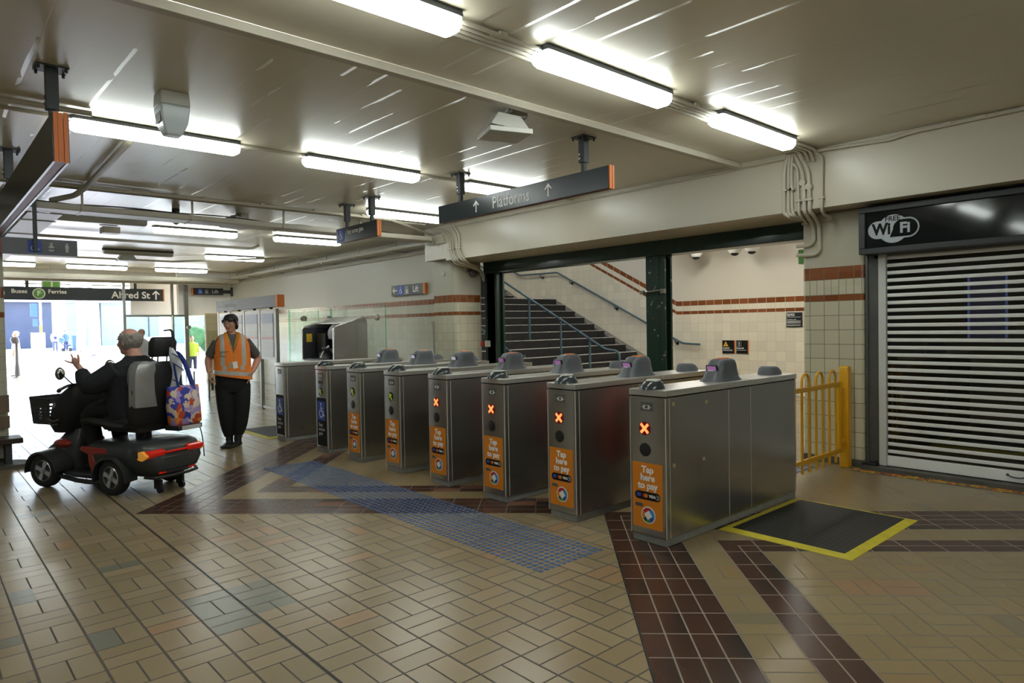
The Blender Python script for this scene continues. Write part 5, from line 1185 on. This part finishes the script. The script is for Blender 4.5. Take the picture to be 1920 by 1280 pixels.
b.xf(frame((.172, -.10, 1.20), (0, 1, 0), (.05, 0, 1))); b.build('pocket_trim', 'sign_dark', P1)
b = MB(); b.tube([(.02, -.075, 1.46), (.075, -.07, 1.42), (.11, -.045, 1.34), (.135, -.015, 1.27)], [.022, .025, .023, .013], 10, smooth=1); b.tube([(.02, .075, 1.46), (.075, .07, 1.42), (.11, .045, 1.34), (.135, .012, 1.27)], [.022, .025, .023, .013], 10, smooth=1); b.tube([(.02, -.075, 1.46), (-.05, -.04, 1.48), (-.05, .04, 1.48), (.02, .075, 1.46)], .014, 10, smooth=1)
b.build('scarf', 'scarf', P1, label='orange and dark patterned neck scarf')
b = MB(); b.tube([(.12, -.03, 1.34), (.172, -.005, 1.22), (.182, .005, 1.10)], .004, 6); b.tube([(.12, .03, 1.34), (.172, .005, 1.22), (.182, .006, 1.10)], .004, 6); lan = b.build('lanyard', 'scarf', P1)
b = MB(); b.box(-.003, .003, -.028, .028, -.085, 0); b.xf(Matrix.Translation((.186, .012, 1.10)) @ Matrix.Rotation(.12, 4, 'X')); b.build('name_badge', 'white_print', P1)
b = MB(); b.box(-.004, .004, -.02, .02, -.07, 0); b.xf(Matrix.Translation((.184, -.035, 1.09)) @ Matrix.Rotation(-.15, 4, 'X')); b.build('card_holder', 'brass_card', P1)
b = MB(); b.loft([(.70, 0, 0, .13, .185), (.80, 0, 0, .150, .205), (.90, 0, 0, .155, .212), (.97, 0, 0, .148, .20)], 22)
b.tube([(0, -.10, .80), (.02, -.10, .62), (.03, -.095, .45), (.0, -.075, .25), (.0, -.06, .13)], [.118, .112, .098, .088, .060], 16, smooth=1)
b.tube([(0, .10, .80), (.03, .095, .62), (.04, .085, .45), (.03, .06, .25), (.03, .04, .15)], [.118, .114, .105, .096, .066], 16, smooth=1)
b.build('trousers', 'trouser_black', P1, vox=.009, sm=4)
b = MB(); foot(b, .0, -.06, 0, math.radians(-32)); b.tube([(.0, -.06, .03), (0, -.06, .16)], [.045, .05], 12); b.build('shoe', 'shoe_black', P1, vox=.007, sm=2)
b = MB(); foot(b, .05, .03, 0, math.radians(-38)); b.tube([(.045, .035, .03), (.04, .04, .18)], [.045, .05], 12); b.build('shoe', 'shoe_black', P1, vox=.007, sm=2)
b = MB(); b.box(.02, .06, -.262, -.235, .74, .90); b.build('belt_pouch', 'black_plastic', P1, bevel=.01)
b = MB(); b.tube([(.09, -.262, .895), (.10, -.27, .86), (.09, -.265, .83)], .008, 6); b.tube([(.10, -.268, .86), (.12, -.27, .81)], .005, 6); b.build('keys', 'brass_card', P1)
b = MB()
for z in (1.10, 1.085, 1.07, 1.05): b.lathe([(.0465, -.004), (.047, 0), (.0465, .004)], 18, (-.055, -.286, z))
b.build('bracelet', 'grey_plastic', P1)

# ================================================================ mobility scooter
HD = math.atan2(.90, -.43); SO = (1.65, 7.21, 0)
S = thing('mobility_scooter', 'dark grey and red four-wheeled mobility scooter with duct-taped seat back', 'mobility scooter', SO, HD)
def wheel(x, y, steer=0, r=.165, w=.105):
    b = MB(); hw = w/2; prof = [(r*.60, -hw*.8), (r*.78, -hw), (r*.93, -hw*.88), (r, -hw*.45), (r, hw*.45), (r*.93, hw*.88), (r*.78, hw), (r*.60, hw*.8)]
    Rr = []
    for rr, h in prof: Rr.append([Vector((rr*math.cos(2*PI*i/40), h, rr*math.sin(2*PI*i/40))) for i in range(40)])
    b.rings(Rr, closed=True); X = Matrix.Translation((x, y, r)) @ Matrix.Rotation(steer, 4, 'Z'); b.xf(X); wt = b.build('tyre', 'rubber', S, smooth=50)
    b = MB(); sg = 1 if y > 0 else -1
    b.lathe([(r*.62, -hw*.6), (r*.62, hw*.6)], 32, (0, 0, 0), 'y'); b.m = 1
    yo = sg*hw*.62
    for k in range(4):
        a = 2*PI*k/4+.4; b.add([(math.cos(a+q)*rr, yo+sg*o_, math.sin(a+q)*rr) for o_ in (0, .014) for rr, q in ((.02, -.9), (.095, -.24), (.095, .24), (.02, .9))], [(0, 1, 2, 3), (7, 6, 5, 4), (0, 4, 5, 1), (1, 5, 6, 2), (2, 6, 7, 3), (3, 7, 4, 0)])
    b.lathe([(.03, yo), (.03, yo+sg*.02), (.018, yo+sg*.026)], 16, (0, 0, 0), 'y')
    Rr = []
    for rr, h in ((.097, yo), (.104, yo+sg*.01), (.097, yo+sg*.016)): Rr.append([Vector((rr*math.cos(2*PI*i/32), h, rr*math.sin(2*PI*i/32))) for i in range(32)])
    b.rings(Rr, closed=True); b.xf(X); b.build('rim', ['black_plastic', 'alloy'], wt, label='silver four-spoke rim')
for x, y, st_ in ((0, .30, 0), (0, -.30, 0), (.97, .29, .12), (.97, -.29, .12)): wheel(x, y, st_)
b = MB(); b.loft([(.17, .0, 0, .38, .23), (.22, -.02, 0, .42, .27), (.30, -.015, 0, .425, .325), (.41, .0, 0, .40, .335), (.45, .0, 0, .375, .325), (.478, .01, 0, .33, .28), (.485, .01, 0, .30, .25)], 56, 8)
b.xf(Matrix.Translation((-.02, 0, 0))); b.build('rear_body', 'scooter_grey', S, smooth=45, bevel=.01)
for s in (-1, 1):
    b = MB(); pr = []      # wheel arch
    R_ = []
    for i in range(13):
        a = math.radians(-5+i*15.5); 
        R_.append([Vector((.205*math.cos(a)*1.05+.0, s*yy, .165+.205*math.sin(a)+dz)) for yy, dz in ((.235, 0), (.37, -.008), (.37, -.03), (.235, -.02))])
    b.rings(R_); b.build('rear_mudguard', 'scooter_grey', S, bevel=.004)
    b = MB(); b.prism([(.03, .385), (.08, .43), (.40, .435), (.43, .40), (.30, .36), (.25, .365)], 'y', s*.30, s*.336)
    b.prism([(.25, .37), (.31, .365), (.30, .28), (.26, .19), (.215, .27)], 'y', s*.30, s*.336); b.build('side_panel', 'scooter_red', S, bevel=.006, label='glossy red side panel')
    b = MB(); b.prism([(-.40, 0), (-.36, -.03), (-.30, -.02), (-.30, .03), (-.36, .045), (-.405, .03)], 'y', s*.13, s*.30); b.xf(Matrix.Translation((-.058, 0, .378))); b.m = 0
    b2 = b.build('tail_lamp', 'tail_red', S, bevel=.006, label='lit red tail lamp')
    b = MB(); b.prism([(-.40, 0), (-.33, -.045), (-.24, -.03), (-.24, .03), (-.33, .045)], 'y', s*.235, s*.325); b.xf(Matrix.Translation((-.055, 0, .378))); b.build('turn_lamp', 'tail_amber', S, bevel=.006, label='lit amber turn lamp')
    b = MB(); b.box(-.452, -.40, s*.16-.035, s*.16+.035, .20, .222); b.build('reflector', 'tail_red', S)
b = MB(); b.box(-.455, -.41, -.16, .16, .382, .394); b.build('light_strip', 'tail_red', S)
b = MB(); b.prism([(-.12, .19), (.12, .19), (.15, .34), (-.15, .34)], 'x', -.452, -.42); b.build('rear_panel', 'scooter_grey', S, bevel=.006)
b = MB(); b.tube([(-.36, -.28, .18), (-.46, -.22, .165), (-.46, .22, .165), (-.36, .28, .18)], .014, 10, smooth=1); b.build('bumper_bar', 'black_plastic', S)
for s in (-1, 1):
    b = MB(); b.lathe([(.035, -.012), (.035, .012)], 18, (-.36, s*.12, .036), 'y'); b.box(-.38, -.30, s*.12-.015, s*.12+.015, .04, .13); b.build('anti_tip_wheel', 'black_plastic', S)
b = MB(); b.loft([(.10, .48, 0, .40, .22), (.135, .48, 0, .42, .27), (.165, .48, 0, .40, .26)], 32, 5); b.build('foot_deck', 'scooter_grey', S, bevel=.005)
b = MB(); b.tube([(.15, .285, .10), (.45, .29, .085), (.85, .27, .12)], .022, 10, smooth=1); b.tube([(.15, -.285, .10), (.45, -.29, .085), (.85, -.27, .12)], .022, 10, smooth=1); b.build('side_bar', 'black_plastic', S)
b = MB(); b.loft([(.14, .95, 0, .24, .20), (.26, .97, 0, .25, .22), (.36, .95, 0, .23, .20), (.46, .88, 0, .15, .15), (.55, .84, 0, .10, .11)], 32, 3); b.build('front_body', 'scooter_grey', S, smooth=50)
for s in (-1, 1):
    b = MB(); R_ = []
    for i in range(12):
        a = math.radians(0+i*15.5); R_.append([Vector((.97+.215*math.cos(a)*1.08, s*yy, .165+.20*math.sin(a)+dz)) for yy, dz in ((.17, .01), (.36, -.012), (.36, -.035), (.17, -.02))])
    b.rings(R_); b.build('front_mudguard', 'scooter_grey', S, bevel=.004)
    b = MB(); b.ell((.90, s*.17, .41), (.12, .05, .045), 16, 10); b.build('front_panel', 'scooter_red', S, label='glossy red front panel')
b = MB(); b.tube([(.86, 0, .35), (.80, 0, .65), (.74, 0, .95)], [.06, .05, .045], 12); b.build('tiller', 'black_plastic', S)
b = MB(); b.loft([(.52, .93, 0, .13, .20), (.62, .92, 0, .17, .25), (.78, .86, 0, .17, .25), (.90, .80, 0, .13, .22), (.98, .76, 0, .08, .16)], 28, 2.8); b.build('shroud', 'seat_black', S, smooth=50, label='soft black tiller bag')
flat(arcp(0, 0, .018, .023, .3, 5.0, 14)+arcp(.004, 0, .006, .010, 3.2, 7.5, 10), 'bag_emblem', 'grey_print', S, (.87, .262, .80), ((-1, 0, 0), (0, 0, 1)))
b = MB()
for (xa, za, xb, zb) in ((.98, .66, .90, .64), (.90, .64, .82, .66), (.97, .62, .90, .60), (.91, .605, .84, .615)): b.prism(bar(xa, za, xb, zb, .012), 'y', .258, .264)
b.build('bag_print', 'plate_grey', S)
b = MB()
bw = [(1.02, .15, .60), (1.02, .15, .84), (1.30, .15, .86), (1.24, .15, .60)]
t_ = .006
def wall(p, q, r_, s_):
    b.add([p, q, r_, s_]+[(p[0]+.004, p[1]+.006, p[2]), (q[0]+.004, q[1]+.006, q[2]), (r_[0]+.004, r_[1]+.006, r_[2]), (s_[0]+.004, s_[1]+.006, s_[2])], [(0, 1, 2, 3), (7, 6, 5, 4), (0, 4, 5, 1), (1, 5, 6, 2), (2, 6, 7, 3), (3, 7, 4, 0)])
y0_, y1_ = -.17, .21
def slotwall(fn, n=1):     # fn(u,v)->point ; slots cut as horizontal gaps
    us = [0, .12, .30, .42, .60, .72, .88, 1]; vs = [0, .18]+[.18+.07*k for k in range(1, 9)]+[1]
    for i in range(len(us)-1):
        for j in range(len(vs)-1):
            if i in (1, 3, 5) and 1 <= j <= 8 and j % 2 == 1: continue
            wall(fn(us[i], vs[j]), fn(us[i+1], vs[j]), fn(us[i+1], vs[j+1]), fn(us[i], vs[j+1]))
slotwall(lambda u_, v_: (1.02+(.25+.05*v_)*u_, y1_, .60+.24*v_+.02*u_*v_)); slotwall(lambda u_, v_: (1.02+(.25+.05*v_)*u_, y0_, .60+.24*v_+.02*u_*v_))
slotwall(lambda u_, v_: (1.27+.05*v_, y0_+(y1_-y0_)*u_, .60+.26*v_)); b.box(1.02, 1.27, y0_, y1_, .595, .603)
b.tube([(1.02, y1_, .84), (1.32, y1_, .86), (1.32, y0_, .86), (1.02, y0_, .84)], .010, 8); b.build('basket', 'black_plastic', S)
b = MB(); b.tube([(.72, .30, .96), (.74, .18, 1.0), (.76, 0, .98), (.74, -.18, 1.0), (.72, -.30, .96)], .014, 10, smooth=2)
b.tube([(.72, .30, .96), (.68, .34, .95)], .019, 10); b.tube([(.72, -.30, .96), (.68, -.34, .95)], .019, 10); b.loft([(.96, .76, 0, .07, .12), (1.03, .73, 0, .05, .10)], 20, 4); b.build('handlebar', 'black_plastic', S)
for s, mx in ((1, (.70, .31, 1.115)), (-1, (.84, -.31, 1.155))):
    b = MB(); b.tube([(.74, s*.14, .99), (mx[0], s*.20, 1.01), (mx[0], mx[1]-s*.03, mx[2]-.02)], .006, 8, smooth=2); ar = b.build('mirror_arm', 'black_plastic', S)
    b = MB(); b.ell((0, 0, 0), (.028, .052, .062), 20, 12); b.xf(Matrix.Translation(mx) @ Matrix.Rotation(.25*s, 4, 'Z')); b.build('mirror_shell', 'bell', ar)
    b = MB(); b.ell((-.014, 0, 0), (.018, .045, .054), 20, 12); b.xf(Matrix.Translation(mx) @ Matrix.Rotation(.25*s, 4, 'Z')); b.build('mirror_glass', 'mirror', ar)
# seat
sy = -.03
b = MB(); b.cyl((.02, sy, .44), (.02, sy, .60), .07); b.box(-.18, .25, sy-.2, sy+.2, .56, .60); b.build('seat_post', 'black_plastic', S)
b = MB(); b.loft([(.58, .08, sy, .25, .25), (.62, .08, sy, .27, .27), (.68, .08, sy, .27, .27), (.71, .08, sy, .24, .24)], 32, 4); b.build('seat_cushion', 'seat_black', S, smooth=50)
b = MB(); b.loft([(.64, -.13, sy, .075, .25), (.74, -.14, sy, .095, .275), (.95, -.155, sy, .095, .275), (1.10, -.165, sy, .085, .265), (1.18, -.17, sy, .07, .235), (1.215, -.175, sy, .045, .19)], 36, 3.6); b.build('seat_back', 'seat_black', S, smooth=50)
b = MB()  # tape shell on the left wing
R_ = []
for z, e in ((.80, .0), (.83, .005), (.95, .004), (1.08, .002), (1.15, -.002), (1.195, -.012), (1.222, -.05)):
    rx = .085+.022*math.sin(min(1, (z-.60)*2)*1.4)*.8; w_ = .262 if z < 1.1 else .262-(z-1.1)*.35
    cx = -.155-.02*(z-.95)
    q = [(.082, .0), (.085, .16), (.05, .255+e), (-.0, .275+e), (-.06, .262+e), (-.095, .18), (-.105, .09+.02*math.sin(z*60)), (-.088, .088), (-.04, .12), (.04, .12)]
    R_.append([Vector((cx+x*1.08, sy+y*(1 if z < 1.12 else 1-(z-1.12)*1.2), z)) for x, y in q])
b.rings(R_); b.build('taped_cover', 'duct_tape', S, smooth=30, label='silver duct tape wrapped over the left side of the seat back')
b = MB(); b.loft([(1.26, -.19, sy-.06, .05, .115), (1.285, -.19, sy-.06, .062, .13), (1.40, -.20, sy-.06, .062, .13), (1.44, -.20, sy-.06, .045, .115), (1.45, -.20, sy-.06, .03, .10)], 28, 4)
b.build('headrest', 'seat_black', S, smooth=50)
for dy in (-.05, .05): MB().cyl((-.18, sy-.06+dy, 1.16), (-.19, sy-.06+dy, 1.28), .008, n=8).build('headrest_post', 'steel', S)
for s in (-1, 1):
    b = MB(); b.tube([(-.12, sy+s*.28, .66), (.02, sy+s*.30, .665), (.20, sy+s*.31, .70), (.38, sy+s*.30, .705), (.44, sy+s*.29, .69)], [.030, .040, .046, .042, .026], 12, smooth=2, flat=.75)
    b.xf(Matrix.Translation((0, .02*s, -.03))); b.build('armrest', 'seat_black', S)
b = MB(); b.box(-.42, -.24, sy-.30, sy-.02, .555, .60); rb = b.build('rear_carrier', 'black_plastic', S, bevel=.006)
b = MB(); b.box(-.425, -.42, sy-.28, sy-.06, .56, .595); b.build('pale_label', 'grey_print', rb)
b = MB(); b.tube([(-.40, sy-.28, .58), (-.41, sy-.31, .45), (-.40, sy-.33, .26)], .005, 6, smooth=2); b.build('cord', 'black_plastic', S)
# tote and straps on the scooter
Sx = Matrix.Translation(SO) @ Matrix.Rotation(HD, 4, 'Z')
def wp(x, y, z): return tuple(Sx @ Vector((x, y, z)))
T = thing('tote_bag', 'brightly printed tote bag hanging behind the scooter seat', 'bag', wp(-.33, -.2, .60), HD)
b = MB(); R_ = []
for z, hw, th in ((.0, .14, .055), (.02, .155, .065), (.18, .165, .06), (.34, .172, .035), (.375, .175, .022)): R_.append([Vector((a_*th, c_*hw+.01*math.sin(z*30+c_*3), z)) for a_, c_ in ((-1, -.9), (-1.0, -.3), (-1, .3), (-1, .9), (-.6, 1), (.6, 1), (1, .9), (1, .3), (1, -.3), (1, -.9), (.6, -1), (-.6, -1))])
b.rings(R_); b.build('bag_body', 'tote_art', T, smooth=50)
b = MB(); b.tube([(-.02, -.09, .37), (.05, -.06, .62), (.07, .03, .72), (.05, .07, .62), (-.02, .08, .37)], .022, 8, smooth=2, flat=.4); b.build('handle', 'strap_blue', T)
T = thing('striped_bag', 'rolled white and blue cloth bag hanging from the scooter headrest', 'bag', wp(-.28, -.13, .95), HD)
b = MB(); b.tube([(0, .02, .40), (-.01, .0, .30), (-.02, -.04, .20), (-.02, -.01, .10), (-.01, .0, .0)], [.014, .045, .052, .030, .042], 12, smooth=2, flat=.6); b.build('cloth', 'pale_cloth', T)
for k, (z0, z1) in enumerate(((.34, .27), (.25, .17), (.09, .02))):
    b = MB(); b.tube([(-.045, .045, z0), (-.055, -.02, (z0+z1)/2), (-.05, -.075, z1)], .011, 8, smooth=1, flat=.4); b.build('stripe', 'strap_blue', T)
b = MB(); b.tube([(.10, .0, .56), (-.0, -.0, .57), (-.015, .0, .48), (-.005, .01, .38)], .017, 8, smooth=1, flat=.5); b.build('strap', 'black_plastic', T)
# ---------------------------------------------------------------- rider
P2 = thing('person', 'balding grey-haired person in dark clothes riding the mobility scooter and pointing', 'person', SO, HD)
Rh = Matrix.Rotation(math.radians(12), 3, 'Z'); hc = Vector((.13, .01, 1.405))
b = MB(); headmesh(b, hc, Rh, 1.08)
b.tube([(.04, 0, 1.18), (.07, 0, 1.27), (.10, 0, 1.34)], [.09, .066, .062], 16)
b.loft([(.70, .05, 0, .13, .18), (.95, .05, 0, .14, .19), (1.12, .04, 0, .12, .20), (1.2, .04, 0, .08, .14)], 18)
Wl = Vector((.375, .33, 1.165))
b.tube([(.05, .20, 1.14), (.18, .34, .97), (.30, .34, 1.07), Wl], [.055, .048, .042, .030], 12, smooth=1)
b.tube([(.05, -.20, 1.14), (.28, -.30, .93), (.48, -.30, .96), (.64, -.28, .985)], [.055, .048, .042, .030], 12, smooth=1)
for s in (-1, 1): b.tube([(.08, s*.09, .76), (.50, s*.13, .72), (.47, s*.12, .25)], [.07, .055, .04], 12)
# pointing hand: index straight, two fingers raised, thumb up
d = Vector((.74, .06, .62)).normalized(); n = Vector((.3, .9, -.35)); n = (n-d*n.dot(d)).normalized(); a = n.cross(d); a = a if a.x < 0 else -a
a = -a
R_ = []
for t_, rw, rt in ((-.03, .032, .026), (0, .033, .025), (.035, .044, .024), (.08, .052, .021), (.115, .050, .017), (.128, .038, .011)): R_.append(b.ring(Wl+d*t_, a, n, rw, rt, 14))
b.rings(R_)
K = Wl+d*.116
def fing(base, pts, r=.010): b.tube([base]+[base+Vector(p) for p in pts], [r*1.05, r, r*.9, r*.7][:len(pts)+1], 8)
fing(K+a*.034, [(.045, .01, .010), (.078, .015, .020), (.105, .018, .030)])
fing(K+a*.012, [(.006, .0, .034), (.020, .0, .058), (.034, 0, .078)])
fing(K-a*.010, [(.02, -.03, .01), (.01, -.045, -.012), (-.008, -.04, -.02)])
fing(K-a*.030, [(.01, -.028, .01), (.0, -.038, -.01), (-.012, -.03, -.016)], .009)
tb_ = Wl+d*.035-a*.034; fing(tb_, [(-.010, 0, .035), (-.006, 0, .066), (-.002, 0, .092)], .013)
hand(b, (.645, -.28, .985), (.5, .25, -.35), (0, -.2, -1), (.3, 1, 0), 1.0, (.7, .75, .8, .85), tcurl=.5)
b.build('body', 'skin_old', P2, vox=.0055, sm=2)
face_parts(P2, hc, Rh, 1.08, brow='hair_grey', lip='scooter_red')
X4 = Matrix.Translation(hc) @ Rh.to_4x4() @ Matrix.Scale(1.08, 4)
b = MB(); random.seed(11)
for k in range(330):
    a = random.uniform(math.radians(62), math.radians(298)); zz = random.uniform(-.085, .062-.0*math.cos(a)); back = -math.cos(a)
    top = .035+.035*max(0, back)*.6; zz = min(zz, top) if random.random() < .9 else zz
    k_ = math.sqrt(max(.05, 1-((zz-.02)/.105)**2)); p = Vector((-.008+.097*math.cos(a)*k_, .080*math.sin(a)*k_, zz+.01)); b.ell(p, (.016, .016, .016), 8, 6)
b.xf(X4); b.build('hair', 'hair_grey', P2, vox=.007, sm=2, label='short grey hair around a bald crown')
b = MB(); b.loft([(.68, .05, 0, .21, .24), (.80, .08, 0, .215, .25), (.98, .09, 0, .20, .26), (1.10, .07, 0, .17, .27), (1.19, .055, 0, .13, .245), (1.235, .05, 0, .085, .15), (1.275, .06, 0, .075, .095)], 26, 2.4)
b.tube([(.06, .20, 1.15), (.15, .28, 1.06), (.23, .34, 1.0), (.30, .345, 1.06), (.36, .335, 1.145)], [.10, .105, .10, .078, .054], 16, smooth=1)
b.tube([(.05, -.21, 1.14), (.16, -.28, 1.03), (.28, -.31, .93), (.45, -.31, .945), (.60, -.285, .975)], [.085, .08, .075, .062, .05], 16, smooth=1)
b.build('jacket', 'jacket_black', P2, vox=.009, sm=4)
b = MB(); b.loft([(.66, .0, 0, .17, .20), (.74, .0, 0, .18, .22), (.82, .0, 0, .16, .2)], 22)
for s in (-1, 1): b.tube([(.05, s*.11, .76), (.30, s*.14, .77), (.52, s*.15, .72), (.52, s*.14, .60), (.47, s*.13, .40), (.45, s*.12, .26)], [.105, .10, .088, .08, .068, .062], 16, smooth=1)
b.build('trousers', 'trouser_black', P2, vox=.010, sm=4)
for s in (-1, 1):
    b = MB(); foot(b, .46, s*.12, .17, 0, w=.05); b.tube([(.46, s*.12, .2), (.455, s*.12, .28)], [.045, .05], 12); b.build('shoe', 'shoe_black', P2, vox=.008, sm=2)
# ---------------------------------------------------------------- small background people
def passer(x, y, rz, label, top, low, hair='hair_black', h=1.68, skin='skin', z=0, bag=None):
    t = thing('person', label, 'person', (x, y, z), rz); s = h/1.7
    b = MB(); headmesh(b, Vector((0, 0, 1.575)), Matrix.Identity(3), 1.0); b.tube([(0, 0, 1.35), (0, 0, 1.5)], [.07, .05], 10)
    b.loft([(.85, 0, 0, .11, .16), (1.1, 0, 0, .10, .14), (1.35, 0, 0, .09, .17), (1.42, 0, 0, .05, .08)], 14)
    for q in (-1, 1):
        b.tube([(0, q*.18, 1.36), (-.02, q*.24, 1.1), (.06, q*.24, .88)], [.05, .04, .028], 8); hand(b, (.06, q*.24, .87), (.2, 0, -1), (0, -q, 0), (1, 0, 0), .95)
        b.tube([(0, q*.09, .88), (.01, q*.10, .48), (-.02, q*.10, .06)], [.075, .055, .04], 8)
    b.xf(Matrix.Scale(s, 4)); b.build('body', skin, t, vox=.012, sm=2)
    b = MB(); b.ell((-.02, 0, 1.615), (.10, .088, .085), 14, 8); b.ell((-.05, 0, 1.56), (.06, .07, .07), 12, 8); b.xf(Matrix.Scale(s, 4)); b.build('hair', hair, t, vox=.012, sm=2)
    b = MB(); b.loft([(.80, 0, 0, .15, .20), (1.1, 0, 0, .13, .18), (1.34, 0, 0, .11, .20), (1.41, 0, 0, .07, .11), (1.44, 0, 0, .06, .07)], 16)
    for q in (-1, 1): b.tube([(0, q*.17, 1.35), (-.02, q*.24, 1.1), (.03, q*.245, .98)], [.068, .058, .048], 10)
    b.xf(Matrix.Scale(s, 4)); b.build('jacket', top, t, vox=.012, sm=3)
    b = MB(); b.loft([(.74, 0, 0, .13, .17), (.92, 0, 0, .13, .18)], 14)
    for q in (-1, 1): b.tube([(0, q*.09, .84), (.01, q*.10, .48), (-.02, q*.10, .08)], [.095, .075, .06], 10)
    b.xf(Matrix.Scale(s, 4)); b.build('trousers', low, t, vox=.014, sm=3)
    for q in (-1, 1): b = MB(); foot(b, -.02, q*.10, 0, 0); b.build('shoe', 'shoe_black', t, smooth=60)
    if bag: b = MB(); b.ell((.17, 0, 1.15), (.07, .12, .13), 12, 8); b.build('bag', bag, t)
    return t
passer(4.35, 18.8, math.radians(-105), 'person with reddish hair half hidden behind the scooter headrest', 'pale_cloth', 'navy', 'wood_panel', 1.58)
passer(7.25, 24.6, math.radians(-95), 'person in hi-vis yellow top beyond the glazed screen', 'hivis', 'navy', 'hair_black', 1.35)
passer(2.85, 29.9, math.radians(170), 'person in white behind the slim dark post in the bright opening', 'street_white', 'pale_cloth', 'pale_cloth', 1.62)
passer(8.9, 66, math.radians(-90), 'person carrying a dark bag among the people across the street', 'pale_cloth', 'street_blue', 'wood_panel', 1.85, bag='navy')
passer(9.75, 66.8, math.radians(-60), 'person in blue standing behind the pram across the street', 'signal', 'navy', 'hair_black', 1.75)
